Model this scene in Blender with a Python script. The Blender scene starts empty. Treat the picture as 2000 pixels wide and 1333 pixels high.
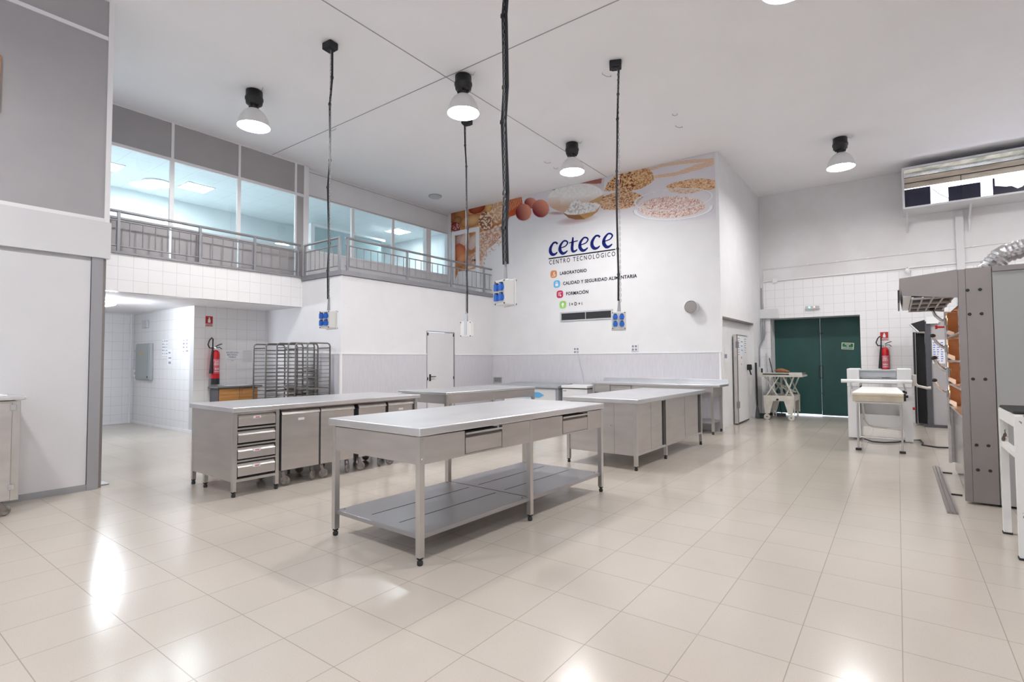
import bpy, bmesh, math, random
import numpy as np
from mathutils import Vector, Matrix
random.seed(7)
C = bpy.context.scene.collection
S = bpy.context.scene
R = math.radians
PI = math.pi

# ------------------------------------------------------------------ camera, world, view
CAMH = 1.28
YAW, PITCH, ROLL = R(36.44), R(2.115), R(-0.287)
FPX = 1019.8
def cam_axes():
    cy, sy, cp, sp = math.cos(YAW), math.sin(YAW), math.cos(PITCH), math.sin(PITCH)
    f = Vector((-sy*cp, cy*cp, sp)); r = Vector((cy, sy, 0)); u = r.cross(f)
    cr, sr = math.cos(ROLL), math.sin(ROLL)
    return cr*r + sr*u, -sr*r + cr*u, f
cr_, cu_, cf_ = cam_axes()
cam = bpy.data.cameras.new('camera'); co = bpy.data.objects.new('camera', cam); C.objects.link(co)
m = Matrix((cr_, cu_, -cf_)).transposed().to_4x4(); m.translation = Vector((0, 0, CAMH))
co.matrix_world = m
cam.sensor_width = 36.0; cam.lens = 36.0*FPX/2000.0; cam.clip_start = 0.05; cam.clip_end = 200
S.camera = co
w = bpy.data.worlds.new('world'); S.world = w; w.use_nodes = True
w.node_tree.nodes['Background'].inputs[0].default_value = (0.75, 0.85, 1.0, 1)
w.node_tree.nodes['Background'].inputs[1].default_value = 0.8
S.view_settings.view_transform = 'Standard'; S.view_settings.look = 'None'
S.view_settings.exposure = 1.42; S.view_settings.gamma = 1.0
S.view_settings.use_curve_mapping = False
LAMP = 74.0        # radiance of the high bay lamps
PANEL = 17.0        # light panels of the upper room

# ------------------------------------------------------------------ materials
def mat(name, col, rough=0.5, metal=0.0, spec=0.5, emit=None, es=1.0, alpha=None, trans=0.0):
    m = bpy.data.materials.new(name); m.use_nodes = True
    b = m.node_tree.nodes['Principled BSDF']
    b.inputs['Base Color'].default_value = (*col, 1)
    b.inputs['Roughness'].default_value = rough
    b.inputs['Metallic'].default_value = metal
    b.inputs['Specular IOR Level'].default_value = spec
    if emit:
        b.inputs['Emission Color'].default_value = (*emit, 1); b.inputs['Emission Strength'].default_value = es
    if trans: b.inputs['Transmission Weight'].default_value = trans
    return m
def nd(m, t, **k):
    n = m.node_tree.nodes.new(t)
    for a, v in k.items(): setattr(n, a, v)
    return n
def lk(m, a, b): m.node_tree.links.new(a, b)
def noisy(m, c1, c2, scale=(4, 4, 4), detail=4, bump=0.0, lo=0.35, hi=0.65, rough=None):
    """base colour wanders between two tones of the same material, with optional bump and roughness change"""
    b = m.node_tree.nodes['Principled BSDF']
    g = nd(m, 'ShaderNodeNewGeometry'); mp = nd(m, 'ShaderNodeMapping'); mp.inputs['Scale'].default_value = scale
    n = nd(m, 'ShaderNodeTexNoise'); n.inputs['Scale'].default_value = 1.0; n.inputs['Detail'].default_value = detail
    lk(m, g.outputs['Position'], mp.inputs[0]); lk(m, mp.outputs[0], n.inputs['Vector'])
    r = nd(m, 'ShaderNodeMapRange'); r.inputs['From Min'].default_value = lo; r.inputs['From Max'].default_value = hi
    lk(m, n.outputs[0], r.inputs[0])
    mx = nd(m, 'ShaderNodeMix', data_type='RGBA'); mx.inputs[6].default_value = (*c1, 1); mx.inputs[7].default_value = (*c2, 1)
    lk(m, r.outputs[0], mx.inputs[0]); lk(m, mx.outputs[2], b.inputs['Base Color'])
    if bump:
        bp = nd(m, 'ShaderNodeBump'); bp.inputs['Strength'].default_value = bump; bp.inputs['Distance'].default_value = 0.01
        lk(m, n.outputs[0], bp.inputs['Height']); lk(m, bp.outputs[0], b.inputs['Normal'])
    if rough:
        rr = nd(m, 'ShaderNodeMapRange'); rr.inputs['To Min'].default_value = rough[0]; rr.inputs['To Max'].default_value = rough[1]
        lk(m, n.outputs[0], rr.inputs[0]); lk(m, rr.outputs[0], b.inputs['Roughness'])
    return m
def tiled(name, axes, size, off, ctile, cgrout, mortar, rough, spec=0.5, var=0.03, speckle=0.0):
    """square tiles laid on a wall or floor; axes picks the two world axes"""
    m = mat(name, ctile, rough, spec=spec); b = m.node_tree.nodes['Principled BSDF']
    g = nd(m, 'ShaderNodeNewGeometry'); sx = nd(m, 'ShaderNodeSeparateXYZ'); cx = nd(m, 'ShaderNodeCombineXYZ')
    lk(m, g.outputs['Position'], sx.inputs[0])
    for i, a in enumerate(axes):
        ad = nd(m, 'ShaderNodeMath', operation='ADD'); ad.inputs[1].default_value = off[i] + 100*size
        lk(m, sx.outputs['XYZ'.index(a)], ad.inputs[0]); lk(m, ad.outputs[0], cx.inputs[i])
    br = nd(m, 'ShaderNodeTexBrick'); br.offset = 0.0; br.squash = 1.0
    br.inputs['Scale'].default_value = 1.0; br.inputs['Brick Width'].default_value = size; br.inputs['Row Height'].default_value = size
    br.inputs['Mortar Size'].default_value = mortar; br.inputs['Mortar Smooth'].default_value = 0.2
    br.inputs['Color1'].default_value = (*ctile, 1); br.inputs['Color2'].default_value = (*[c*(1-var) for c in ctile], 1)
    br.inputs['Mortar'].default_value = (*cgrout, 1)
    lk(m, cx.outputs[0], br.inputs['Vector'])
    out = br.outputs['Color']
    if speckle:
        n = nd(m, 'ShaderNodeTexNoise'); n.inputs['Scale'].default_value = 160; n.inputs['Detail'].default_value = 3
        lk(m, g.outputs['Position'], n.inputs['Vector'])
        n2 = nd(m, 'ShaderNodeTexNoise'); n2.inputs['Scale'].default_value = 0.9; n2.inputs['Detail'].default_value = 5
        lk(m, g.outputs['Position'], n2.inputs['Vector'])
        a = nd(m, 'ShaderNodeMath', operation='ADD'); lk(m, n.outputs[0], a.inputs[0]); lk(m, n2.outputs[0], a.inputs[1])
        r = nd(m, 'ShaderNodeMapRange'); r.inputs['From Min'].default_value = .7; r.inputs['From Max'].default_value = 1.3
        r.inputs['To Min'].default_value = 1-speckle; r.inputs['To Max'].default_value = 1+speckle
        lk(m, a.outputs[0], r.inputs[0])
        mv = nd(m, 'ShaderNodeVectorMath', operation='SCALE'); lk(m, out, mv.inputs[0]); lk(m, r.outputs[0], mv.inputs['Scale'])
        out = mv.outputs[0]
        rr = nd(m, 'ShaderNodeMapRange'); rr.inputs['To Min'].default_value = rough*0.75; rr.inputs['To Max'].default_value = rough*1.3
        lk(m, n2.outputs[0], rr.inputs[0]); lk(m, rr.outputs[0], b.inputs['Roughness'])
    lk(m, out, b.inputs['Base Color'])
    bp = nd(m, 'ShaderNodeBump'); bp.inputs['Strength'].default_value = 0.25; bp.inputs['Distance'].default_value = 0.002; bp.invert = True
    lk(m, br.outputs['Fac'], bp.inputs['Height']); lk(m, bp.outputs[0], b.inputs['Normal'])
    return m
M = {}
WHT = (.75, .745, .76)
M['plaster'] = noisy(mat('white_plaster', WHT, .75, spec=.25), (.74, .735, .75), (.765, .76, .775), (3, 3, 3), bump=.02)
M['ceiling'] = noisy(mat('ceiling_board', (.89, .88, .905), .85, spec=.15), (.88, .87, .895), (.90, .89, .915), (1, 1, 1), bump=.01)
M['scuffed'] = noisy(mat('scuffed_plaster', WHT, .8, spec=.2), (.68, .66, .66), (.76, .75, .76), (1.2, 1.2, 1.2), detail=6, bump=.04)
M['floor'] = tiled('cream_floor_tiles', 'XY', .3835, (.4, -2.885), (.50, .45, .395), (.33, .28, .24), .0022, .17, spec=.5, var=.03, speckle=.05)
M['tile_x'] = tiled('white_wall_tiles_x', 'YZ', .19, (-4.16, .0), (.82, .81, .82), (.55, .54, .55), .0022, .25, var=.01)
M['tile_y'] = tiled('white_wall_tiles_y', 'XZ', .19, (10.2, .0), (.82, .81, .82), (.52, .51, .52), .0022, .25, var=.01)
M['grey_panel'] = noisy(mat('grey_partition_panel', (.40, .39, .40), .6, spec=.3), (.385, .37, .38), (.41, .395, .405), (2, 2, 2))
M['white_panel'] = noisy(mat('white_sandwich_panel', (.67, .665, .68), .45, spec=.4), (.66, .655, .67), (.68, .675, .69), (2, 2, 2))
M['white_trim'] = mat('white_trim', (.82, .81, .82), .4)
M['grey_frame'] = mat('grey_aluminium_frame', (.36, .36, .38), .4, .3)
M['grey_metal'] = noisy(mat('grey_painted_rail', (.27, .27, .29), .45, .35), (.26, .26, .28), (.29, .29, .31), (3, 3, 3))
M['dado'] = noisy(mat('grey_wall_covering', (.60, .59, .62), .6), (.57, .56, .60), (.62, .61, .645), (70, 70, 5), bump=.03)
def steel(name, c=.56, rough=(.28, .42), scale=(3, 3, 60), tint=(1.04, .985, .955)):
    m = mat(name, (c, c, c), .35, .92)
    return noisy(m, tuple(c*.92*t for t in tint), tuple(c*1.04*t for t in tint), scale, detail=2, rough=rough, lo=.3, hi=.7)
M['steel_top'] = steel('brushed_steel_top', .76, (.27, .34), (3, 1.2, 2.2), (.99, 1, 1.03))
M['steel'] = steel('brushed_steel_panel', .57, (.30, .46), (2.5, 2.5, 14))
M['steel_leg'] = steel('steel_leg', .60, (.25, .38), (10, 10, 3), (1, .97, .93))
M['steel_shelf'] = steel('shaded_steel_shelf', .42, (.30, .38), (2, 1.2, 2), (1, .99, 1.04))  # darker copy of the steel, carrying the shade under the worktops
M['steel_dark'] = steel('stained_steel', .29, (.5, .62), (3, 3, 3), (1.07, .97, .94))
M['chrome'] = mat('chrome_wire', (.62, .62, .63), .22, 1.0)
M['rack_wire'] = mat('dull_rack_steel', (.20, .19, .18), .4, .9)
M['black_plastic'] = mat('black_plastic', (.012, .012, .014), .4)
M['dark'] = mat('dark_and_recess_shade', (.02, .02, .022), .7)  # near black for seals and seams, also for shade painted into recesses
M['rubber'] = mat('black_rubber', (.02, .02, .02), .7)
M['wheel'] = noisy(mat('worn_wheel', (.22, .20, .18), .6), (.16, .14, .13), (.3, .27, .24), (30, 30, 30))
M['white_enamel'] = noisy(mat('white_enamel', (.78, .78, .79), .3), (.77, .77, .78), (.8, .8, .81), (3, 3, 3))
M['off_white'] = noisy(mat('off_white_paint', (.62, .60, .54), .5), (.56, .53, .47), (.66, .64, .58), (9, 9, 9), detail=6)
M['chipped'] = noisy(mat('chipped_white_paint', (.72, .71, .69), .5), (.74, .73, .71), (.12, .08, .06), (16, 16, 9), detail=9, lo=.68, hi=.70)
M['green_door'] = noisy(mat('dark_green_paint', (.012, .075, .068), .5), (.010, .062, .056), (.016, .085, .077), (1.5, 1.5, .8), detail=6)
M['red'] = mat('red_enamel', (.55, .012, .02), .25)
M['sign_red'] = mat('sign_red', (.45, .015, .015), .4)
M['sign_green'] = mat('sign_green', (.0, .16, .07), .4)
M['sign_cream'] = mat('sign_glow_cream', (.72, .78, .55), .5)
M['label_red'] = mat('label_pale_red', (.62, .12, .16), .4)
M['white_print'] = mat('white_print', (.82, .82, .82), .5)
M['ink'] = mat('black_ink', (.012, .012, .025), .8, spec=.1)
M['grey_ink'] = mat('grey_ink', (.25, .25, .32), .6)
M['logo_blue'] = mat('logo_blue', (.012, .020, .15), .8, spec=.1)
M['icon_orange'] = mat('icon_orange', (.62, .22, .07), .5)
M['icon_blue'] = mat('icon_blue', (.13, .45, .78), .5)
M['icon_red'] = mat('icon_crimson', (.55, .02, .10), .5)
M['icon_green'] = mat('icon_green', (.30, .60, .14), .5)
M['sock_blue'] = mat('socket_blue', (.01, .12, .55), .35)
M['box_white'] = mat('socket_box_white', (.68, .68, .66), .45)
M['cable'] = mat('dark_cable', (.03, .03, .035), .6, spec=.25)
M['chain'] = mat('dull_chain', (.30, .30, .31), .4, 1.0)
M['cable_grey'] = mat('grey_conduit', (.30, .31, .33), .4, .4)
M['wood'] = noisy(mat('orange_wood', (.48, .24, .08), .45), (.42, .19, .06), (.54, .28, .10), (3, 3, 40), detail=5)
M['brown'] = noisy(mat('brown_leather', (.28, .11, .045), .5), (.2, .07, .03), (.34, .14, .06), (20, 20, 20))
M['graphite'] = mat('graphite_board', (.075, .075, .085), .5)
M['grey_top'] = mat('grey_laminate', (.14, .14, .15), .35)
M['paper'] = mat('white_paper', (.80, .80, .82), .7)
M['shade_out'] = mat('lamp_shade_grey', (.74, .73, .73), .45, spec=.4)
M['lamp_glow'] = mat('lamp_glow', (.9, .9, .9), .5, emit=(1, .985, .97), es=LAMP)
M['reflector'] = mat('reflector_glow', (.85, .85, .85), .3, emit=(1, 1, 1), es=2.0)  # weak glow stands in for lamp light bouncing inside the shade
M['panel_glow'] = mat('office_panel_glow', (.9, .9, .9), .5, emit=(.92, .97, 1.0), es=PANEL)
M['tube_glow'] = mat('nook_tube_glow', (.9, .9, .9), .5, emit=(.84, .92, 1.0), es=85)
M['tiny_green'] = mat('tiny_green_light', (.1, .6, .4), .5, emit=(.1, 1, .6), es=3)
M['tiny_red'] = mat('tiny_red_light', (.8, .1, .1), .5, emit=(1, .15, .1), es=3)
M['warm_glow'] = mat('oven_bulb_glow', (.9, .6, .3), .5, emit=(1, .62, .33), es=14)
M['oven_side'] = mat('oven_grey_side', (.34, .335, .33), .5)
M['fire_clay'] = noisy(mat('oven_chamber_brown', (.36, .19, .11), .6, .2), (.3, .15, .08), (.42, .23, .14), (6, 6, 6))
M['alu_foil'] = noisy(mat('crinkled_foil', (.75, .75, .76), .25, 1.0), (.6, .6, .62), (.85, .85, .86), (18, 18, 18), bump=1.0)
M['foil_flat'] = noisy(mat('wrinkled_foil_band', (.75, .78, .75), .22, .9), (.5, .55, .52), (.95, .97, .93), (5, 5, 9), detail=7, bump=.8)
M['slat'] = noisy(mat('beige_blind_slat', (.70, .62, .50), .5), (.45, .38, .30), (.78, .70, .58), (1.5, 1.5, 5), detail=6)
M['sky_glow'] = mat('daylight_glow', (.9, .9, 1), .5, emit=(.80, .86, 1.0), es=1.6)
M['navy'] = mat('dark_blue_screen', (.010, .010, .035), .4)
M['upper_wall'] = mat('upper_room_wall', (.74, .80, .82), .7)
M['upper_glass_wall'] = mat('upper_room_partition', (.42, .54, .56), .3)
M['upper_ceiling'] = tiled('upper_room_ceiling_tiles', 'XY', .55, (0, 0), (.76, .81, .83), (.60, .66, .68), .005, .8, var=.02)
M['belt'] = mat('white_belt', (.76, .76, .74), .6)
M['belt_beige'] = noisy(mat('beige_belt', (.50, .44, .34), .6), (.45, .39, .3), (.55, .49, .38), (6, 6, 6))
M['lid_grey'] = mat('grey_freezer_lid', (.33, .35, .38), .35)
M['broom_green'] = mat('green_dustpan', (.012, .05, .028), .6)
M['yellow'] = mat('warning_yellow', (.75, .42, .03), .5)
M['card_brown'] = mat('brown_cardboard', (.36, .22, .12), .8)
M['box_grey'] = mat('electrical_box_grey', (.36, .39, .39), .45)
M['floor_stain'] = mat('ochre_mat', (.35, .28, .14), .5)
M['pale_grey'] = mat('pale_grey_plastic', (.50, .52, .55), .4)
gl = bpy.data.materials.new('window_glass'); gl.use_nodes = True
_b = gl.node_tree.nodes['Principled BSDF']; _o = gl.node_tree.nodes['Material Output']
_t = nd(gl, 'ShaderNodeBsdfTransparent'); _t.inputs[0].default_value = (.95, .985, .99, 1)
_g = nd(gl, 'ShaderNodeBsdfGlossy'); _g.inputs['Roughness'].default_value = .02
_lw = nd(gl, 'ShaderNodeLayerWeight'); _lw.inputs[0].default_value = .5
_p = nd(gl, 'ShaderNodeMath', operation='POWER'); _p.inputs[1].default_value = 4.0; lk(gl, _lw.outputs['Facing'], _p.inputs[0])
_f = nd(gl, 'ShaderNodeMapRange'); _f.inputs['To Min'].default_value = .03; _f.inputs['To Max'].default_value = .5; lk(gl, _p.outputs[0], _f.inputs[0])
_m = nd(gl, 'ShaderNodeMixShader'); lk(gl, _f.outputs[0], _m.inputs[0]); lk(gl, _t.outputs[0], _m.inputs[1]); lk(gl, _g.outputs[0], _m.inputs[2])
lk(gl, _m.outputs[0], _o.inputs[0]); M['glass'] = gl

# ------------------------------------------------------------------ object helpers
JIT = random.Random(5)
OFF = {}     # thing or part -> world offset its meshes are written against
def thing(name, label, cat, loc=(0, 0, 0), rz=0.0, group=None, local=False):
    o = bpy.data.objects.new(name, None); C.objects.link(o); o.empty_display_size = .1
    o.location = loc; o.rotation_euler = (0, 0, rz)
    o['label'] = label; o['category'] = cat
    if group: o['group'] = group
    OFF[o.name] = Vector((0, 0, 0)) if (local or rz) else Vector(loc)
    return o
def tag(o, label, cat, group=None):
    o['label'] = label; o['category'] = cat
    if group: o['group'] = group
    return o
def part_label(o, t): o['label'] = t; return o
class MB:
    def __init__(s): s.v = []; s.f = []; s.smooth = []
    def add(s, vs, fs, smooth=False):
        n = len(s.v); s.v += [tuple(v) for v in vs]; s.f += [tuple(i+n for i in f) for f in fs]; s.smooth += [smooth]*len(fs); return s
    def box(s, x0, x1, y0, y1, z0, z1, b=0.0):
        if x0 > x1: x0, x1 = x1, x0
        if y0 > y1: y0, y1 = y1, y0
        if z0 > z1: z0, z1 = z1, z0
        j = [JIT.uniform(0, .0004) for _ in range(6)]    # no two faces share exactly one plane
        x0 += j[0]; x1 -= j[1]; y0 += j[2]; y1 -= j[3]; z1 -= j[5]
        if z0 > .001: z0 += j[4]
        if b <= 0:
            vs = [(x, y, z) for z in (z0, z1) for y in (y0, y1) for x in (x0, x1)]
            return s.add(vs, [(0, 2, 3, 1), (4, 5, 7, 6), (0, 1, 5, 4), (2, 6, 7, 3), (0, 4, 6, 2), (1, 3, 7, 5)])
        bm = bmesh.new(); bmesh.ops.create_cube(bm, size=1)
        for v in bm.verts: v.co = Vector(((x0+x1)/2+v.co.x*(x1-x0), (y0+y1)/2+v.co.y*(y1-y0), (z0+z1)/2+v.co.z*(z1-z0)))
        b = min(b, .49*min(x1-x0, y1-y0, z1-z0))
        bmesh.ops.bevel(bm, geom=bm.edges[:], offset=b, segments=2, affect='EDGES', profile=.5)
        bm.verts.index_update()
        s.add([v.co[:] for v in bm.verts], [[v.index for v in f.verts] for f in bm.faces]); bm.free(); return s
    def bar(s, p0, p1, w, h=None, up=(0, 0, 1)):
        """rectangular bar from p0 to p1"""
        h = h or w; p0, p1 = Vector(p0), Vector(p1); d = (p1-p0).normalized(); up = Vector(up)
        if abs(d.dot(up)) > .99: up = Vector((0, 1, 0))
        a = d.cross(up).normalized(); b = a.cross(d).normalized()
        vs = [p + a*sa*w/2 + b*sb*h/2 for p in (p0, p1) for sa, sb in ((-1, -1), (1, -1), (1, 1), (-1, 1))]
        return s.add(vs, [(0, 1, 2, 3), (7, 6, 5, 4), (0, 4, 5, 1), (1, 5, 6, 2), (2, 6, 7, 3), (3, 7, 4, 0)])
    def tube(s, pts, r, n=10, cap=True, smooth=True):
        pts = [Vector(p) for p in pts]; rs = r if isinstance(r, (list, tuple)) else [r]*len(pts)
        d0 = (pts[1]-pts[0]).normalized(); up = Vector((0, 0, 1)) if abs(d0.z) < .9 else Vector((1, 0, 0))
        a = d0.cross(up).normalized(); vs = []; fs = []
        for i, p in enumerate(pts):
            d = (pts[min(i+1, len(pts)-1)] - pts[max(i-1, 0)]).normalized()
            a = (a - d*a.dot(d)).normalized(); b = d.cross(a)
            for k in range(n): vs.append(p + (a*math.cos(2*PI*k/n) + b*math.sin(2*PI*k/n))*rs[i])
        for i in range(len(pts)-1):
            for k in range(n): fs.append((i*n+k, i*n+(k+1) % n, (i+1)*n+(k+1) % n, (i+1)*n+k))
        s.add(vs, fs, smooth)
        if cap:
            e = (len(pts)-1)*n
            s.add(vs[:n], [tuple(range(n))[::-1]]); s.add(vs[e:], [tuple(range(n))])
        return s
    def lathe(s, prof, c=(0, 0, 0), n=28, axis='z', smooth=True, capb=True, capt=True):
        c = Vector(c); vs = []
        def P(r, h, k):
            x, y = r*math.cos(2*PI*k/n), r*math.sin(2*PI*k/n)
            return c + (Vector((x, y, h)) if axis == 'z' else Vector((h, x, y)) if axis == 'x' else Vector((x, h, y)))
        for r, h in prof: vs += [P(r, h, k) for k in range(n)]
        fs = [(i*n+k, i*n+(k+1) % n, (i+1)*n+(k+1) % n, (i+1)*n+k) for i in range(len(prof)-1) for k in range(n)]
        s.add(vs, fs, smooth)
        if capb and prof[0][0] > 1e-4: s.add(vs[:n], [tuple(range(n))[::-1]])
        if capt and prof[-1][0] > 1e-4: s.add(vs[-n:], [tuple(range(n))])
        return s
    def prism(s, poly, axis, a, b):
        """polygon in the two other axes, extruded along axis from a to b"""
        def P(p, t): return {'x': (t, p[0], p[1]), 'y': (p[0], t, p[1]), 'z': (p[0], p[1], t)}[axis]
        n = len(poly); vs = [P(p, a) for p in poly] + [P(p, b) for p in poly]
        fs = [tuple(range(n)), tuple(range(2*n-1, n-1, -1))] + [(i, (i+1) % n, n+(i+1) % n, n+i) for i in range(n)]
        return s.add(vs, fs)
    def ball(s, c, r, sc=(1, 1, 1), n=14):
        prof = [(max(r*math.sin(PI*i/8), 1e-5), -r*math.cos(PI*i/8)) for i in range(9)]
        t = MB().lathe(prof, n=n, capb=False, capt=False)
        return s.add([(c[0]+v[0]*sc[0], c[1]+v[1]*sc[1], c[2]+v[2]*sc[2]) for v in t.v], t.f, True)
    def build(s, name, material, parent=None, recalc=True):
        me = bpy.data.meshes.new(name)
        off = OFF[parent.name] if parent else Vector((0, 0, 0))
        vs = [Vector(v)-off for v in s.v]
        if not parent:
            c = Vector(((min(v.x for v in vs)+max(v.x for v in vs))/2, (min(v.y for v in vs)+max(v.y for v in vs))/2, min(v.z for v in vs)))
            vs = [v-c for v in vs]
        me.from_pydata([v[:] for v in vs], [], s.f)
        me.polygons.foreach_set('use_smooth', s.smooth)
        if recalc:
            bm = bmesh.new(); bm.from_mesh(me); bmesh.ops.recalc_face_normals(bm, faces=bm.faces); bm.to_mesh(me); bm.free()
        me.materials.append(material if not isinstance(material, str) else M[material])
        o = bpy.data.objects.new(name, me); C.objects.link(o)
        if parent: o.parent = parent; OFF[o.name] = off
        else: o.location = c; OFF[o.name] = c
        return o
def build_each(mb, name, material, parent):
    """every loose piece of mb as an object of its own"""
    par = list(range(len(mb.v)))
    def root(i):
        while par[i] != i: par[i] = par[par[i]]; i = par[i]
        return i
    key = {}
    for i, v in enumerate(mb.v):
        k = tuple(round(c, 5) for c in v)
        if k in key: par[root(i)] = root(key[k])
        else: key[k] = i
    for f in mb.f:
        for i in f[1:]: par[root(i)] = root(f[0])
    gr = {}
    for f, s_ in zip(mb.f, mb.smooth): gr.setdefault(root(f[0]), []).append((f, s_))
    out = []
    for g_ in gr.values():
        q = MB(); ids = sorted({i for f, _ in g_ for i in f}); mp = {i: n for n, i in enumerate(ids)}
        q.v = [mb.v[i] for i in ids]; q.f = [tuple(mp[i] for i in f) for f, _ in g_]; q.smooth = [s_ for _, s_ in g_]
        out.append(q.build(name, material, parent))
    return out
def struct(name, mb, m, label=None):
    o = mb.build(name, m); o['kind'] = 'structure'
    if label: o['label'] = label
    return o
def dup(root, loc, rz=None, label=None):
    r = root.copy(); C.objects.link(r); r.location = loc
    if rz is not None: r.rotation_euler = (0, 0, rz)
    if label: r['label'] = label
    for ch in list(root.children):
        c = ch.copy(); C.objects.link(c); c.parent = r
        for g in list(ch.children):
            d = g.copy(); C.objects.link(d); d.parent = c
    return r
def text_mb(txt, size, place, bold=0.0, sx=1.0, depth=.0015, spacing=1.0, align='LEFT'):
    """letters as geometry; place maps (x, y, d) of the text plane to 3-D"""
    cu = bpy.data.curves.new('t', 'FONT'); cu.body = txt; cu.size = size; cu.offset = bold; cu.extrude = depth/2
    cu.space_character = spacing; cu.align_x = align; cu.resolution_u = 3
    o = bpy.data.objects.new('t', cu); C.objects.link(o)
    dg = bpy.context.evaluated_depsgraph_get(); me = bpy.data.meshes.new_from_object(o.evaluated_get(dg))
    t = MB(); t.add([place(v.co.x*sx, v.co.y, v.co.z) for v in me.vertices], [tuple(p.vertices) for p in me.polygons])
    bpy.data.objects.remove(o); bpy.data.curves.remove(cu); bpy.data.meshes.remove(me)
    return t
def onY(x0, y, z0, s=-1):   # writing on a wall that faces -Y
    return lambda a, b, d: (x0+a, y+s*(.002+d), z0+b)
def onX(x, y0, z0):         # writing on a wall that faces +X
    return lambda a, b, d: (x+.002+d, y0+a, z0+b)

# ------------------------------------------------------------------ the room
ZC = 5.06
XW, XF, XN, XL = -7.78, -8.98, -10.2, -6.56
YM, YC, YB = 9.75, 5.53, 13.12
XR, YR = 3.2, -4.0
struct('floor', MB().box(-13.3, XR+.1, YR-.1, 14.2, -.12, 0), 'floor')
struct('ceiling', MB().box(-9.35, XR+.1, YR-.1, YB+.15, ZC, ZC+.1), 'ceiling')
struct('trim_1', MB().box(-9.1, -2.0, 4.972, 4.984, ZC-.004, ZC), 'grey_frame')
struct('trim_2', MB().box(-4.752, -4.740, -3, YM, ZC-.004, ZC), 'grey_frame')
# left cold-room block
wl = struct('wall_left', MB().box(-7.6, XL-.03, YR, 1.80, 0, 2.5).box(-7.6, XL-.03, YR, 1.80, 2.5, ZC), 'white_panel')
up = MB()
for y0, y1 in ((-3.9, -1.62), (-1.58, -.55), (-.5, 1.80)):
    up.box(XL-.035, XL, y0, y1, 2.76, 4.64); up.box(XL-.035, XL, y0, y1, 4.68, ZC)
struct('wall_left_panels', up, 'grey_panel')
struct('trim_3', MB().box(XL-.02, XL+.012, -3.9, 1.799, 4.64, 4.68).box(XL-.02, XL+.012, -3.9, 1.799, 2.726, 2.765)
       .box(XL-.06, XL+.013, 1.80, 1.845, 2.726, ZC), 'white_trim')
struct('wall_left_beam', MB().box(XL-.05, XL+.03, -3.9, 1.855, 2.35, 2.725), 'white_panel')
struct('door_1', MB().box(XL-.02, XL+.0, -3.9, 1.70, .06, 2.31), 'white_panel')
struct('trim_4', MB().box(XL-.03, XL+.012, 1.705, 1.80, 0, 2.35), 'grey_frame')
struct('trim_5', MB().box(XL-.22, XL-.03, 1.80, 1.835, 0, 2.35), 'steel_dark')
struct('baseboard_left', MB().box(XL-.02, XL+.006, -3.9, 1.705, 0, .06), 'grey_frame')
fp = MB().box(XL-.30, XL-.12, 1.84, 1.93, .0, .012)
struct('trim_6', fp, 'grey_frame')
# nook under the mezzanine
struct('wall_nook_end', MB().box(-13.25, -13.1, -1, 4.16, 0, 2.3), 'tile_x')
struct('wall_nook_inner', MB().box(-13.25, XN-.16, 4.16, 4.3, 0, 2.3), 'tile_y')
struct('wall_nook_back', MB().box(XN-.16, XN, 4.16, YC+.1, 0, 2.3), 'tile_x')
struct('wall_nook_front', MB().box(-13.25, XL-1.04, -1.1, -1, 0, 2.3), 'plaster')
struct('wall_nook_side', MB().box(XN, XW-.12, YC, YC+.12, 0, 2.785), 'plaster')
struct('ceiling_nook', MB().box(-13.25, XF-.12, -1.1, YC, 2.3, 2.42), 'ceiling')
struct('wall_slab_face', MB().box(XF-.12, XF, -1.1, YC-.001, 2.298, 2.845), 'tile_x')
struct('baseboard_nook', MB().box(-13.1, XN+.012, 4.148, 4.16, 0, .05).box(-13.1, -13.085, -1, 4.15, 0, .05).box(XN, XN+.012, 4.16, YC, 0, .05), 'white_trim')
# wall with the service door
struct('wall_service', MB().box(XW-.12, XW, YC, 7.585, 0, 2.785).box(XW-.12, XW, 8.405, YM, 0, 2.785).box(XW-.12, XW, 7.585, 8.405, 1.885, 2.785), 'plaster')
struct('baseboard_dado_service', MB().box(XW, XW+.012, YC-.012, 7.57, 0, 1.40).box(XW, XW+.012, 8.42, YM-.012, 0, 1.40)
       .box(-8.7, XW, YC-.012, YC, 0, 1.40), 'dado')
struct('trim_7', MB().box(XW, XW+.02, YC-.02, 7.57, 1.40, 1.425).box(XW, XW+.02, 8.42, YM-.02, 1.40, 1.425)
       .box(-8.7, XW, YC-.02, YC, 1.40, 1.425).box(XW-.015, XW+.02, YC-.02, YC+.015, 0, 1.42), 'white_trim')
# mural wall, return wall, back wall
struct('wall_mural', MB().box(-9.35, -2.68, YM, YM+.15, 0, ZC), 'plaster')
struct('baseboard_dado_mural', MB().box(XW+.012, -2.57, YM-.012, YM, 0, 1.40), 'dado')
struct('trim_8', MB().box(XW+.012, -2.53, YM-.02, YM, 1.40, 1.425).box(-2.575, -2.545, YM-.018, YM, .05, 1.40), 'white_trim')
struct('wall_return', MB().box(-2.68, -2.53, YM, 9.83, 0, 2.06).box(-2.68, -2.53, 12.35, YB, 0, 2.06).box(-2.68, -2.53, YM, YB, 2.06, ZC), 'plaster')
struct('wall_back', MB().box(-2.53, -2.33, YB, YB+.15, 0, 3.05).box(-2.33, -.62, YB, YB+.15, 2.2, 3.05).box(-.62, XR, YB, YB+.15, 0, 3.05), 'tile_y')
struct('wall_back_upper', MB().box(-2.53, XR, YB-.002, YB+.15, 3.05, ZC), 'scuffed')
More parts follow.
